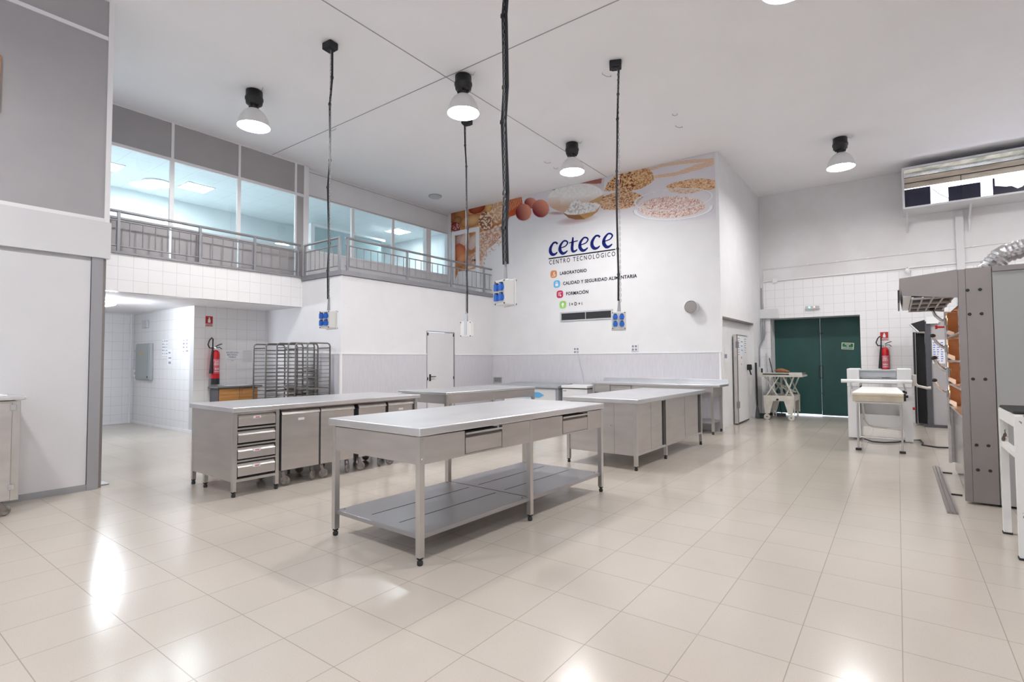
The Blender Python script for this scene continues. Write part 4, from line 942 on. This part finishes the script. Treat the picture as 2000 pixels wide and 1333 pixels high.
    for q in ([(710, 335), (1000, 240), (1400, 185), (1785, 160), (1785, 215), (1400, 245), (1000, 290), (760, 360)], [(800, 440), (1200, 380), (1500, 260), (1785, 195), (1790, 270), (1500, 360), (1150, 450), (830, 490)]):
        mk = inpoly(Cc(q)); put(mk, [.76, .55, .37], .75); put(mk & (np.sin(W*2.2+U*.35+n1*4) > .4), [.58, .36, .20], .6)
    # glass dish of grains
    cR = Cc([(1128, 830)])[0]; cBt = Cc([(1125, 985)])[0]
    eR, aR, bR = ell(cR, 635/8.333, 170/8.333, -.10); eB, aB, bB = ell(cBt, 625/8.333, 178/8.333, -.06)
    eG, aG, bG = ell(Cc([(1100, 955)])[0], 545/8.333, 175/8.333, -.04)
    put(((eR < 1) | (eB < 1)), [.72, .70, .73], .35)
    g_ = (eG < 1); put(g_, [.70, .53, .46]); put(g_ & (n3 > .55), [.84, .74, .70], .8); put(g_ & (n4 > .74), [.36, .17, .13], .8)
    put((eB > .90) & (eB < 1.06) & (bB > -.1), [.80, .83, .84], .85); put((eB > 1.06) & (eB < 1.12) & (bB > -.1), [.45, .47, .50], .6)
    put((eR > .93) & (eR < 1.03), [.78, .80, .80], .8); put((eR > .89) & (eR < .93), [.50, .52, .50], .55)
    sh, _, _ = ell(Cc([(1250, 1130)])[0], 560/8.333, 60/8.333, -.06); put((sh < 1) & (eB > 1.1), [.60, .57, .64], .5*np.clip(1-sh, 0, 1))
    col = np.clip(base+(col-base)*np.array([1.08, 1.12, 1.06]), .012, .9)
    # mesh
    vs = np.stack([XX.ravel(), np.full(nx*nz, YM-.003), ZZ.ravel()], -1)
    i = np.arange(nz-1)[:, None]*nx+np.arange(nx-1)[None, :]
    keep = (np.abs(col-base).sum(-1) > .012); kf = keep[:-1, :-1] | keep[1:, :-1] | keep[:-1, 1:] | keep[1:, 1:]
    i = i[kf]; fs = np.stack([i, i+1, i+nx+1, i+nx], -1)
    used, inv = np.unique(fs, return_inverse=True); fs = inv.reshape(fs.shape); vs = vs[used]; cl = col.reshape(-1, 3)[used]
    org = np.array([-5.85, YM-.003, 3.3]); vs = vs-org
    me = bpy.data.meshes.new('food_mural'); me.vertices.add(len(vs)); me.vertices.foreach_set('co', vs.ravel())
    me.loops.add(fs.size); me.loops.foreach_set('vertex_index', fs.ravel().astype(np.int32))
    me.polygons.add(len(fs)); me.polygons.foreach_set('loop_start', np.arange(0, fs.size, 4, dtype=np.int32)); me.update(); me.validate()
    ca = me.color_attributes.new('print', 'FLOAT_COLOR', 'POINT'); ca.data.foreach_set('color', np.concatenate([cl, np.ones((len(cl), 1))], 1).astype(np.float32).ravel())
    m = mat('printed_mural', (.8, .8, .8), .6, spec=.3); at = nd(m, 'ShaderNodeVertexColor'); at.layer_name = 'print'
    lk(m, at.outputs[0], m.node_tree.nodes['Principled BSDF'].inputs['Base Color']); me.materials.append(m)
    o = bpy.data.objects.new('food_mural', me); C.objects.link(o); o.location = org
    tag(o, 'wide wall print of bread, eggs, flour and wheat along the top of the wall', 'mural')
mural()

# ------------------------------------------------------------------ back wall fittings
es = thing('exit_sign', 'green emergency exit sign on the right leaf of the green door', 'sign', (-.9, 13.61, 1.5))
def esP(a, b, d): c, s = math.cos(-.07), math.sin(-.07); return (-.99+a*c-b*s, 13.612-d, 1.50+a*s+b*c)
def rectP(P, a0, a1, b0, b1, d0, d1):
    q = [P(a, b, d) for d in (d0, d1) for b in (b0, b1) for a in (a0, a1)]
    return MB().add(q, [(0, 2, 3, 1), (4, 5, 7, 6), (0, 1, 5, 4), (2, 6, 7, 3), (0, 4, 6, 2), (1, 3, 7, 5)])
rectP(esP, -.01, .22, -.01, .135, -.004, .0).build('border', 'sign_cream', es)
rectP(esP, .005, .205, .005, .12, .0, .002).build('plate', 'sign_green', es)
for i, s_ in enumerate(('SALIDA', 'DE', 'EMERGENCIA')):
    text_mb(s_, .036, lambda a, b, d, i=i: esP(.105+a, .088-.035*i+b, .003+d), .0008, .95, align='CENTER').build('sign_lettering', 'white_print', es)
em = thing('emergency_light', 'slim white emergency light with a green and a red dot over the green door', 'lamp', (-1.5, YB, 2.38))
MB().box(-1.62, -1.34, YB-.05, YB, 2.36, 2.385, .004).box(-1.61, -1.35, YB-.035, YB, 2.385, 2.44, .006).build('housing', 'pale_grey', em)
MB().box(-1.55, -1.52, YB-.04, YB-.034, 2.40, 2.42).build('green_light', 'tiny_green', em); MB().box(-1.45, -1.43, YB-.04, YB-.034, 2.40, 2.42).build('red_light', 'tiny_red', em)
cd1 = thing('wall_conduit', 'upper thin conduit running along the painted part of the back wall', 'conduit', (-2.45, YB, 2.5))
MB().tube([(-2.46, YB-.015, 2.42), (-2.46, YB-.015, 3.34), (2.9, YB-.015, 3.42)], .009, 8).build('pipe', 'white_trim', cd1)
cl_ = MB()
for k in range(9): x = -2.1+.55*k; cl_.box(x-.012, x+.012, YB-.03, YB, 3.33+.0145*(x+2.46), 3.365+.0145*(x+2.46))
build_each(cl_, 'clip', 'white_trim', cd1)
cd2 = thing('wall_conduit', 'lower conduit with a square box along the tile edge of the back wall', 'conduit', (-2.45, YB, 2.3))
MB().tube([(-2.50, YB-.02, 2.10), (-2.50, YB-.02, 2.98), (-2.47, YB-.02, 3.05), (-2.40, YB-.02, 3.06), (-2.2, YB-.02, 3.06), (2.9, YB-.02, 3.13)], .012, 8).build('pipe', 'white_trim', cd2)
MB().box(-2.26, -2.16, YB-.05, YB, 3.01, 3.11, .008).build('junction_box', 'white_enamel', cd2)
bd = thing('corner_pipes', 'bundle of three grey pipes bending in the corner beside the green door', 'pipe', (-2.48, YB, 1.2))
for k in range(3):
    x = -2.50+.035*k
    MB().tube([(x, YB-.02-.0*k, 2.42+.5*(k == 0)), (x, YB-.02, 2.22), (x, YB-.08, 2.15), (x+.0, YB-.08, 1.75+.05*k), (x-.01*k, YB-.10, 1.66+.03*k), (-2.515, YB-.28, 1.55-.02*k), (-2.515, YB-.30, 1.2-.05*k)], .014, 8).build('pipe', 'cable_grey', bd)
vd = tag(MB().box(.955, 1.075, YB-.05, YB, 2.0, 4.10, .003).build('cable_duct', 'white_panel'), 'white vertical duct on the back wall under the high window box', 'duct')
cm = thing('small_wall_light', 'tiny white fitting on the lower conduit left of the duct', 'lamp', (.2, YB, 3.0))
MB().lathe([(.02, 2.97), (.045, 2.99), (.045, 3.05), (.02, 3.08)], (.2, YB-.07, 0), 16).build('body', 'white_enamel', cm); MB().tube([(.2, YB-.07, 3.08), (.2, YB-.02, 3.1)], .01, 8).build('arm', 'grey_metal', cm)
# high window box
wb = thing('window_box', 'long projecting high window box at the right under the ceiling', 'window', (1.3, 12.7, 4.0))
yF = 12.42
MB().box(.15, 3.15, yF, YB-.003, 4.13, 4.165).box(.15, .18, yF+.02, YB-.003, 4.165, 4.90).box(.15, 3.15, yF-.01, YB-.003, 4.895, 4.93).box(.15, .185, yF-.012, yF+.02, 4.14, 4.92).build('frame', 'white_panel', wb)
part_label(MB().prism([(yF, 4.885), (yF+.01, 4.895), (yF+.18, 4.74), (yF+.17, 4.73)], 'x', .185, 3.12).build('foil_band', 'foil_flat', wb), 'wrinkled shiny foil strip')
sl = MB()
for k, (z0, z1) in enumerate(((4.635, 4.735), (4.525, 4.625))): sl.prism([(yF+.03, z0), (yF+.04, z0), (yF+.06, z1), (yF+.05, z1)], 'x', .185, 3.12)
part_label(sl.build('slat', 'slat', wb), 'beige slats')
MB().box(.185, 3.12, yF+.04, yF+.05, 4.623, 4.637).box(.185, 3.12, yF+.045, yF+.055, 4.733, 4.742).box(1.005, 1.015, yF+.02, yF+.03, 4.17, 4.63).build('glazing_bar', 'black_plastic', wb)
part_label(MB().box(.185, 3.12, yF+.30, yF+.31, 4.17, 4.75).build('window_pane', 'sky_glow', wb), 'bright daylight pane')
nv = MB().box(.185, .575, yF+.08, yF+.10, 4.17, 4.52).box(.83, 1.28, yF+.08, yF+.10, 4.17, 4.45).box(1.44, 1.47, yF+.08, yF+.10, 4.17, 4.48)
nv.prism([(1.47, 4.17), (1.85, 4.17), (1.85, 4.27), (1.76, 4.24), (1.68, 4.30), (1.62, 4.30), (1.47, 4.34)], 'y', yF+.08, yF+.1)
nv.prism([(1.75, 4.17), (2.0, 4.5), (2.1, 4.5), (2.1, 4.17)], 'y', yF+.12, yF+.13).prism([(2.3, 4.17), (2.3, 4.4), (2.7, 4.5), (2.7, 4.17)], 'y', yF+.08, yF+.1)
nv.tube([(.60, yF+.09, 4.47), (.70, yF+.09, 4.35), (.86, yF+.09, 4.22)], .006, 6)
build_each(nv, 'dark_sheet', 'navy', wb)
for x, zb_ in ((.22, 3.80), (1.16, 3.68)):
    MB().prism([(yF+.25, 4.13), (yF+.28, 4.13), (YB-.003, 3.98-.0), (YB-.003, zb_), (YB-.06, 3.92)], 'x', x-.015, x+.015).build('bracket', 'white_panel', wb)

# ------------------------------------------------------------------ brooms, trolley
br = thing('broom', 'dark mop standing in the corner right of the cold room door', 'broom', (-2.46, 12.2, 0))
MB().tube([(-2.46, 12.22, .22), (-2.49, 12.30, 1.20)], [.018, .022], 10).build('handle', 'black_plastic', br)
hd = MB()
random.seed(4)
for k in range(26):
    a = random.uniform(0, 2*PI); hd.tube([(-2.46, 12.22, .30), (-2.46+.025*math.cos(a), 12.22+.03*math.sin(a), .15), (-2.46+.045*math.cos(a), 12.22+.06*math.sin(a), .01)], [.01, .012, .006], 5)
part_label(hd.build('mop_head', 'graphite', br), 'dark stringy mop head')
b2 = thing('broom', 'thin metal handled squeegee leaning between mop and trolley', 'broom', (-2.35, 13.0, 0))
MB().tube([(-2.35, 13.0, .06), (-2.42, 13.07, 1.42)], .011, 8).build('handle', 'chrome', b2); MB().box(-2.45, -2.25, 12.98, 13.03, .01, .07).build('blade', 'rubber', b2)
b3 = thing('broom', 'black handled brush leaning in the corner behind the squeegee', 'broom', (-2.12, 13.02, 0))
MB().tube([(-2.12, 13.02, .06), (-2.36, 13.08, 1.30)], .010, 8).build('handle', 'black_plastic', b3); MB().box(-2.22, -2.04, 12.99, 13.05, .0, .07).build('brush', 'graphite', b3)
tag(MB().prism([(12.30, 0), (12.62, 0), (12.62, .08), (12.55, .08), (12.34, .02)], 'x', -2.50, -2.38).build('dustpan', 'broom_green'), 'dark green dustpan on the floor by the mop', 'dustpan')
tr = thing('lift_trolley', 'old off-white scissor lift trolley on two disc wheels before the green door', 'trolley', (-2.0, 12.5, 0))
X0, X1, Y0, Y1 = -2.32, -1.74, 12.12, 12.95
MB().box(X0, X1, Y0, Y0+.03, .40, .51).box(X0, X1, Y1-.03, Y1, .40, .51).box(X0, X0+.03, Y0, Y1, .40, .51).box(X1-.03, X1, Y0, Y1, .40, .51).build('base_frame', 'off_white', tr)
for x, s in ((X0, 1), (X1, -1)):
    for y, q in ((Y0, 1), (Y1, -1)):
        lgm = MB().prism([(x, .40), (x+s*.19, .40), (x+s*.115, .13), (x+s*.03, .13)], 'y', y, y+q*.012).prism([(y, .40), (y+q*.15, .40), (y+q*.09, .13), (y+q*.03, .13)], 'x', x, x+s*.012).build('leg', 'off_white', tr)
        if q == 1:
            MB().lathe([(.06, -.015), (.062, 0), (.06, .015)], (x+s*.06, y+.02, .062), 22, axis='y').box(x+s*.06-.012, x+s*.06+.012, y+.006, y+.034, .06, .14).build('wheel', 'off_white', lgm)
            MB().lathe([(.012, -.018), (.012, .018)], (x+s*.06, y+.02, .062), 10, axis='y').build('wheel_hub', 'black_plastic', lgm)
        else: MB().lathe([(.018, 0), (.018, .14)], (x+s*.05, y-.03, 0), 12).build('foot', 'off_white', lgm)
MB().lathe([(.022, Y0-.03), (.022, Y0)], (X0+.27, 0, .43), 12, axis='y').build('knob', 'black_plastic', tr)
for y in (Y0+.04, Y1-.05):
    MB().bar((X0+.06, y, .51), (X0+.30, y, .90), .025).bar((X0+.02, y+.03, .90), (X0+.26, y+.03, .51), .025).build('scissor_arm', 'off_white', tr)
    MB().bar((X1-.20, y, .92), (X1-.02, y, .51), .028).bar((X1-.16, y+.03, .50), (X1, y+.03, .92), .028).build('scissor_arm', 'off_white', tr)
build_each(MB().bar((X0+.25, Y1-.2, .51), (X0+.25, Y1-.2, .92), .04).bar((X0+.1, Y1-.2, .80), (X1-.05, Y1-.2, .56), .03).bar((X0+.3, Y0+.3, .70), (X1-.1, Y0+.3, .55), .025).bar((X1-.25, Y1-.1, .5), (X1-.25, Y1-.1, .92), .035), 'brace', 'off_white', tr)
MB().box(X0-.07, X1+.16, Y0-.02, Y1-.1, .905, .945, .003).box(X0-.07, X1+.16, Y0-.02, Y0, .945, .99).box(X0-.07, X0-.05, Y0, Y1-.1, .945, .98).build('platform', 'off_white', tr)
MB().box(X0-.0, X1-.08, Y0-.026, Y0-.018, .95, .972).build('slot', 'black_plastic', tr)
MB().tube([(X0-.02, Y0+.02, .98), (X0-.02, Y0+.02, 1.08)], .018, 10).build('lever', 'black_plastic', tr)
pn = thing('perforated_tray', 'perforated metal tray on the right end of the trolley platform', 'tray', (-1.75, 12.45, .95))
MB().box(-1.82, -1.585, 12.125, 12.14, .947, 1.0).box(-1.82, -1.585, 12.13, 12.7, .947, .955).box(-1.6, -1.585, 12.12, 12.7, .95, 1.0).build('tray', 'steel', pn)
ps_ = MB()
for k in range(8): ps_.lathe([(.008, 12.118), (.008, 12.125)], (-1.81+.029*k, 0, .975), 8, axis='y')
ps_.build('hole', 'dark', pn)
lf = MB()
lf.tube([(-2.12, 12.3, 1.03), (-2.05, 12.3, 1.035), (-1.98, 12.31, 1.04), (-1.90, 12.32, 1.02), (-1.84, 12.33, 1.01)], [.012, .04, .045, .03, .012], 12)
tag(lf.build('leather_pouch', 'brown'), 'brown club shaped item lying on the trolley platform', 'pouch')
tag(MB().box(-2.30, -1.84, 12.16, 12.5, .948, .985, .006).build('metal_bar', 'steel'), 'steel roller bar set lying on the left of the trolley platform', 'roller')

# ------------------------------------------------------------------ dough sheeter
ds = thing('dough_sheeter', 'white dough rolling machine with a folding belt table standing on the right', 'machine', (-.2, 9.6, 0))
MB().box(-.663, -.502, 9.925, 10.02, .03, .829).box(-.66, -.63, 10.021, 10.498, .031, .829).box(-.665, -.50, 9.92, 10.5, .83, 1.12, .012).build('left_cabinet', 'white_enamel', ds)
MB().prism([(-.018, .829), (.158, .829), (.158, .02), (.06, .02), (-.018, .64)], 'y', 9.925, 10.02).box(.12, .157, 10.021, 10.498, .03, .829).box(-.02, .16, 9.92, 10.5, .83, 1.12, .012).build('right_cabinet', 'white_enamel', ds)
MB().box(-.5, .0, 10.12, 10.30, .30, .76).box(-.5, .06, 9.98, 10.02, .21, .40).build('body_panel', 'white_enamel', ds)
MB().lathe([(.012, 9.972), (.012, 9.981)], (-.455, 0, .33), 12, axis='y').build('indicator', 'icon_orange', ds)
MB().box(-.499, -.021, 10.0, 10.45, .98, 1.10, .01).box(-.499, -.021, 9.96, 9.999, 1.085, 1.10).build('roller_guard', 'pale_grey', ds)
MB().lathe([(.045, -.5), (.045, -.02)], (0, 9.99, .93), 20, axis='x').build('roller', 'chrome', ds)
MB().tube([(-.72, 9.60, .935), (.16, 9.60, .935)], .028, 12).build('push_bar', 'white_enamel', ds)
MB().bar((-.60, 9.6, .93), (-.60, 9.95, .80), .02).bar((-.60, 9.6, .93), (-.60, 9.6, .72), .015).bar((.05, 9.6, .93), (.08, 9.95, .80), .02).build('bar_arm', 'chrome', ds)
MB().box(.16, .22, 10.02, 10.12, .86, 1.03, .01).tube([(.2, 10.05, .90), (.23, 10.05, .86), (.34, 10.05, .83), (.39, 10.05, .835)], [.02, .02, .02, .024], 10).build('crank_handle', 'off_white', ds)
MB().lathe([(.02, .16), (.02, .19)], (0, 9.98, .52), 12, axis='x').build('stop_button', 'red', ds)
MB().add([(-.54, 8.84, .775), (.06, 8.84, .775), (-.02, 9.92, .80), (-.47, 9.92, .80), (-.54, 8.84, .80), (.06, 8.84, .80), (-.02, 9.92, .835), (-.47, 9.92, .835)], [(0, 3, 2, 1), (4, 5, 6, 7), (0, 1, 5, 4), (1, 2, 6, 5), (2, 3, 7, 6), (3, 0, 4, 7)]).build('belt_table', 'belt', ds)
MB().tube([(-.53, 8.84, .765), (.05, 8.84, .765)], .036, 14).box(-.53, .05, 8.80, 8.9, .68, .75, .004).build('belt_roller', 'belt_beige', ds)
MB().box(-.50, .03, 8.82, 8.86, .655, .675).build('table_rail', 'steel_leg', ds)
MB().box(.05, .075, 8.82, 9.0, .70, .80).box(.04, .07, 9.05, 9.2, .72, .83).lathe([(.018, .07), (.018, .10)], (0, 8.9, .76), 10, axis='x').lathe([(.018, .06), (.018, .09)], (0, 9.15, .80), 10, axis='x').build('latch', 'black_plastic', ds)
for x in (-.475, .02):
    q = MB().tube([(x, 8.80, .03), (x, 8.84, .68)], .013, 10).build('leg', 'steel_leg', ds)
    MB().box(x-.035, x+.035, 8.775, 8.83, 0, .03, .004).build('foot', 'rubber', q)
MB().tube([(-.475, 8.81, .185), (.02, 8.81, .185)], .008, 8).tube([(-.42, 8.88, .66), (-.40, 9.02, .40), (-.36, 9.05, .33), (-.30, 9.06, .31), (.0, 9.08, .29)], .011, 8).build('leg_brace', 'steel_leg', ds)
(MB().tube([(-.45, 9.9, .02), (-.35, 9.72, .012), (-.2, 9.7, .012), (-.05, 9.85, .012), (.1, 10.2, .012), (.25, 10.3, .012), (.27, 9.95, .012), (.25, 9.75, .012), (.42, 9.6, .012), (.62, 9.7, .012)], .010, 8).build('power_cord', 'rubber', ds))

# ------------------------------------------------------------------ proofer behind
pf = thing('proofing_cabinet', 'tall grey cabinet with an open black door behind the dough machine', 'cabinet', (.6, 12.6, 0))
MB().box(.50, 1.4, 12.45, 13.0, .02, 1.95, .004).build('body', 'grey_panel', pf)
MB().box(.42, .50, 12.42, 12.48, .0, 1.97, .004).box(.36, .95, 12.40, 12.5, 0, .05).build('door_frame', 'graphite', pf)
MB().box(.245, .275, 12.60, 13.0, .04, 1.78, .004).box(.275, .42, 12.72, 12.75, .04, 1.78).build('door', 'black_plastic', pf)
MB().box(.272, .280, 12.58, 12.60, .04, 1.78).build('door_edge', 'chrome', pf)
ctl = MB().prism([(.20, 1.93), (.42, 2.0), (.42, 1.79), (.33, 1.78)], 'y', 12.45, 12.75).build('control_head', 'black_plastic', pf)
MB().prism([(.19, 1.93), (.205, 1.94), (.335, 1.78), (.32, 1.77)], 'y', 12.44, 12.76).build('control_panel', 'white_enamel', ctl)
MB().tube([(.30, 12.5, 1.78), (.42, 12.5, 1.77)], .03, 10).build('vent_stub', 'steel', pf)
MB().box(.44, .62, 12.40, 12.44, 1.92, 2.05, .003).build('top_cap', 'white_enamel', pf)
nt2 = thing('notice', 'paper list with blue handwriting on the grey cabinet behind the oven levers', 'notice', (.6, 12.44, 1.2))
MB().box(.515, .70, 12.444, 12.448, 1.18, 1.62).build('sheet', 'paper', nt2)
kk = MB(); random.seed(9)
for r_ in range(9):
    for c_ in range(3): kk.box(.53+.055*c_, .53+.055*c_+random.uniform(.02, .045), 12.442, 12.4445, 1.22+.042*r_, 1.235+.042*r_)
kk.build('print', 'sock_blue', nt2)

# ------------------------------------------------------------------ deck oven
ov = thing('deck_oven', 'large steel deck oven with a projecting hood at the right', 'oven', (1.1, 6.9, 0))
OX, OY, OY1 = .449, 6.10, 7.66
MB().box(.50, .672, OY, OY+.04, .02, 2.075, .002).box(.447, .50, OY+.004, OY+.05, .02, 2.07, .002).build('steel_side_panel', 'steel_dark', ov)
part_label(MB().box(.676, 2.0, OY+.004, OY1, .02, 2.03, .003).build('grey_side_panel', 'oven_side', ov), 'plain grey side wall')
MB().box(.676, 2.0, OY-.01, OY1, 2.03, 2.075).build('top_edge', 'steel_dark', ov)
bt = MB()
for x, z in ((.511, 1.88), (.594, 1.88), (.519, 1.667), (.599, 1.667), (.526, 1.095), (.606, 1.095), (.533, .52), (.610, .52), (.536, .305), (.616, .305)):
    bt.lathe([(.013, OY), (.013, OY-.004), (.009, OY-.008)], (x, 0, z), 16, axis='y')
build_each(bt, 'rubber_plug', 'black_plastic', ov)
MB().box(OX-.02, OX+.008, OY1-.09, OY1-.04, .12, 1.80, .003).box(OX, .62, OY1-.03, OY1, .12, 1.80).build('front_post', 'steel', ov)
MB().box(OX+.03, OX+.05, OY+.04, OY1-.06, .05, .72).build('lower_door', 'chrome', ov)
zs = [.74, .985, 1.24, 1.50, 1.80]
for k in range(4):
    z0, z1 = zs[k], zs[k+1]
    ch = MB().box(OX+.28, OX+.30, OY+.05, OY1-.06, z0+.05, z1).box(OX+.04, OX+.3, OY+.05, OY1-.06, z1-.01, z1).build('chamber', 'fire_clay', ov)
    part_label(MB().box(OX+.012, .66, OY1-.045, OY1-.032, z0+.02, z1-.012).build('chamber_side', 'fire_clay', ch), 'orange lit chamber side')
    MB().tube([(OX+.17, OY1-.45, z1-.05), (OX+.17, OY1-.3, z1-.05)], .018, 8).build('oven_bulb', 'warm_glow', ch)
    MB().box(OX+.0, OX+.30, OY+.05, OY1-.06, z0-.0, z0+.018, .003).build('deck_sill', 'steel', ov)
    MB().prism([(OX-.01, z0+.05), (OX+.05, z0+.0), (OX+.05, z0+.06), (OX-.0, z0+.085)], 'y', OY1-.25, OY1-.1).build('deck_lip', 'white_enamel', ov)
MB().box(OX+.012, OX+.02, OY+.05, OY+.30, .8, 1.80).build('glass_door', 'glass', ov)
MB().box(.62, .676, OY+.04, OY1, .02, 1.9).box(OX+.30, .66, OY+.06, OY1-.02, .72, 1.9).build('inner_wall', 'fire_clay', ov)
def lever(z, y, dx=0):
    l = MB().tube([(OX-.02, y, z), (OX-.055, y, z+.02), (OX-.10+dx, y, z+.07), (OX-.125+dx, y, z+.13)], [.014, .015, .016, .012], 8).box(OX-.035, OX+.0, y-.03, y+.03, z-.04, z+.04, .006).build('lever', 'chrome', ov)
    MB().ball((OX-.13+dx, y, z+.145), .027, (1, 1, .8)).build('lever_knob', 'black_plastic', l)
for z, y in ((1.385, 7.45), (1.135, 7.45), (1.14, 7.25), (.89, 7.45), (1.68, 7.45)): lever(z, y)
MB().tube([(OX-.03, 7.4, 1.62), (OX-.09, 7.4, 1.62)], .01, 8).lathe([(.02, OX-.11), (.02, OX-.09)], (0, 7.4, 1.62), 12, axis='x').build('red_button', 'red', ov)
MB().tube([(OX-.01, 7.5, .55), (OX-.01, 7.5, 1.75)], .008, 8).build('rod', 'chrome', ov)
hood = MB().prism([(.029, 2.03), (.447, 2.072), (.447, 1.82), (.055, 1.868)], 'y', OY, OY+.012)
hood.prism([(.029, 2.03), (.447, 2.072), (.447, 2.06), (.035, 2.018)], 'y', OY+.012, 7.87).prism([(.029, 2.03), (.041, 2.03), (.067, 1.868), (.055, 1.868)], 'y', OY+.012, 7.87)
hood.prism([(.029, 2.03), (.447, 2.072), (.447, 1.82), (.055, 1.868)], 'y', 7.86, 7.87)
hd_ = hood.build('hood', 'steel_dark', ov)
MB().box(.055, .115, OY+.012, 7.86, 1.855, 1.868).build('hood_lip', 'white_enamel', ov)
gr = MB()
for k in range(5): x = .125+.075*k; gr.box(x-.007, x+.007, OY+.02, 7.8, 1.835, 1.850)
for k in range(4): y = OY+.10+.55*k; gr.box(.115, .44, y-.03, y+.03, 1.832, 1.852)
gr.build('hood_grille', 'steel', ov)
MB().box(.116, .44, OY+.015, 7.85, 1.852, 1.862).build('hood_filter', 'dark', ov)
MB().box(.015, .03, 6.55, 7.7, 1.84, 1.97, .003).build('hood_flap', 'black_plastic', ov)
fd = MB(); random.seed(2)
path = [(.72, 7.0, 2.08), (.76, 7.0, 2.18), (.86, 7.0, 2.30), (1.02, 7.0, 2.35), (1.3, 7.0, 2.36), (1.6, 7.0, 2.40)]
P2 = []
for i in range(len(path)-1):
    for k in range(8):
        t = k/8; P2.append(Vector(path[i]).lerp(Vector(path[i+1]), t))
rs = [.085+.010*(i % 2) for i in range(len(P2))]
fdo = tag(fd.tube(P2, rs, 20, smooth=False).build('flexible_duct', 'alu_foil'), 'crinkled silver flexible duct rising from the oven roof', 'duct')
tag(MB().prism([(.60, 2.077), (.72, 2.077), (.645, 2.16)], 'y', 6.6, 6.75).build('vent_cowl', 'steel'), 'small pointed steel cowl on the oven roof beside the silver duct', 'cowl')
# floor rail in front of the oven
fr_ = thing('floor_rail', 'dark steel rail lying on the floor before the oven', 'rail', (.33, 6.8, 0))
MB().prism([(.295, 0), (.365, 0), (.365, .018), (.352, .018), (.352, .006), (.338, .006), (.338, .018), (.322, .018), (.322, .006), (.308, .006), (.308, .018), (.295, .018)], 'y', 5.63, 7.93).build('rail', 'steel_dark', fr_)
MB().box(.365, .449, 7.55, 7.57, .0, .014).box(.365, .449, 6.40, 6.42, 0, .014).build('cross_rod', 'black_plastic', fr_)

# ------------------------------------------------------------------ white stand at the right edge
ws = thing('metal_stand', 'chipped white steel stand with a black tray top at the right edge', 'stand', (.9, 4.9, 0))
SX, SY0, SY1 = .61, 4.62, 5.24
for x in (SX, 1.25):
    for y in (SY0, SY1):
        q = MB().box(x-.022, x+.022, y-.022, y+.022, .012, .905).build('leg', 'chipped', ws); MB().box(x-.026, x+.026, y-.026, y+.026, 0, .014).build('foot', 'rubber', q)
MB().box(SX-.022, SX+.022, SY0, SY1, .835, .915).box(1.228, 1.272, SY0, SY1, .835, .915).box(SX, 1.25, SY0-.022, SY0+.022, .865, .895).box(SX, 1.25, SY1-.022, SY1+.022, .865, .895).build('top_frame', 'chipped', ws)
MB().box(SX-.02, SX+.02, SY0, SY1, .635, .67).box(1.23, 1.27, SY0, SY1, .635, .67).box(SX, 1.25, SY0-.02, SY0+.02, .60, .64).box(SX, 1.25, SY1-.02, SY1+.02, .60, .64).build('lower_frame', 'chipped', ws)
tag(MB().box(.59, 1.26, 4.65, 5.23, .916, .935, .008).build('baking_tray', 'rubber'), 'black baking tray set into the white stand', 'tray')
tag(MB().box(.64, 1.22, 4.605, 4.635, .9155, .93, .003).build('wooden_batten', 'brown'), 'brown wooden batten on the near edge of the white stand', 'batten')

# ------------------------------------------------------------------ steel cart at the left edge
ct = thing('steel_cart', 'steel cupboard cart on casters cut by the left edge', 'cart', (-6.2, .6, 0))
MB().box(-6.50, -5.99, .05, 1.08, .13, .96, .004).build('body', 'steel', ct)
MB().box(-5.992, -5.975, .1, 1.045, .14, .945, .004).build('door', 'steel', ct)
MB().box(-6.0, -5.985, 1.045, 1.10, .13, .96, .003).build('corner_post', 'steel_leg', ct)
build_each(MB().box(-5.985, -5.965, 1.03, 1.07, .88, .93, .004).box(-5.985, -5.965, 1.03, 1.07, .22, .27, .004), 'hinge', 'chrome', ct)
MB().box(-6.54, -5.955, -.0, 1.13, .965, 1.0, .012).build('worktop', 'steel_top', ct)
for x in (-6.05, -6.44):
    for y in (.15, 1.0): caster(ct, x, y, .13, .045, 1.3+x)
MB().box(-6.45, -6.02, .25, .9, .10, .13).build('bottom_board', 'card_brown', ct)
tag(MB().box(-6.45, -6.02, .1, 1.02, 1.0, 1.012, .004).box(-6.4, -6.1, .1, .98, 1.012, 1.045, .012).build('folded_cloth', 'paper'), 'white cloth folded on top of the steel cart', 'cloth')
tag(MB().box(XL, XL+.03, .65, .995, 3.58, 4.10, .004).build('wall_board', 'wood'), 'wooden edge of a board high on the left wall', 'board')

# notices on the cold room door
def door_note(label, y0, y1, z0, z1, x, m='paper', rows=5):
    t = thing('notice', label, 'notice', (x, (y0+y1)/2, z0))
    MB().box(x, x+.003, y0, y1, z0, z1).build('sheet', 'paper', t)
    k = MB()
    for r_ in range(rows): k.box(x+.003, x+.004, y0+.02, y1-.03-.03*(r_ % 2), z1-(z1-z0)*(r_+.7)/rows, z1-(z1-z0)*(r_+.4)/rows)
    k.build('print', m, t)
door_note('printed sheet at the hinge side of the cold room door', 10.98, 11.16, 1.35, 1.72, -2.549, 'grey_ink', 8)
door_note('light blue notice in the middle of the cold room door', 11.22, 11.42, 1.42, 1.68, -2.549, 'icon_blue', 3)
door_note('printed sheet near the handle side of the cold room door', 11.52, 11.72, 1.40, 1.72, -2.549, 'grey_ink', 7)
door_note('small sheet with an orange mark below the blue notice', 11.22, 11.34, 1.12, 1.38, -2.549, 'icon_orange', 2)
door_note('clear sleeve with a list on the white wall left of the cold room door', 10.28, 10.50, 1.22, 1.48, -2.629, 'grey_ink', 1)
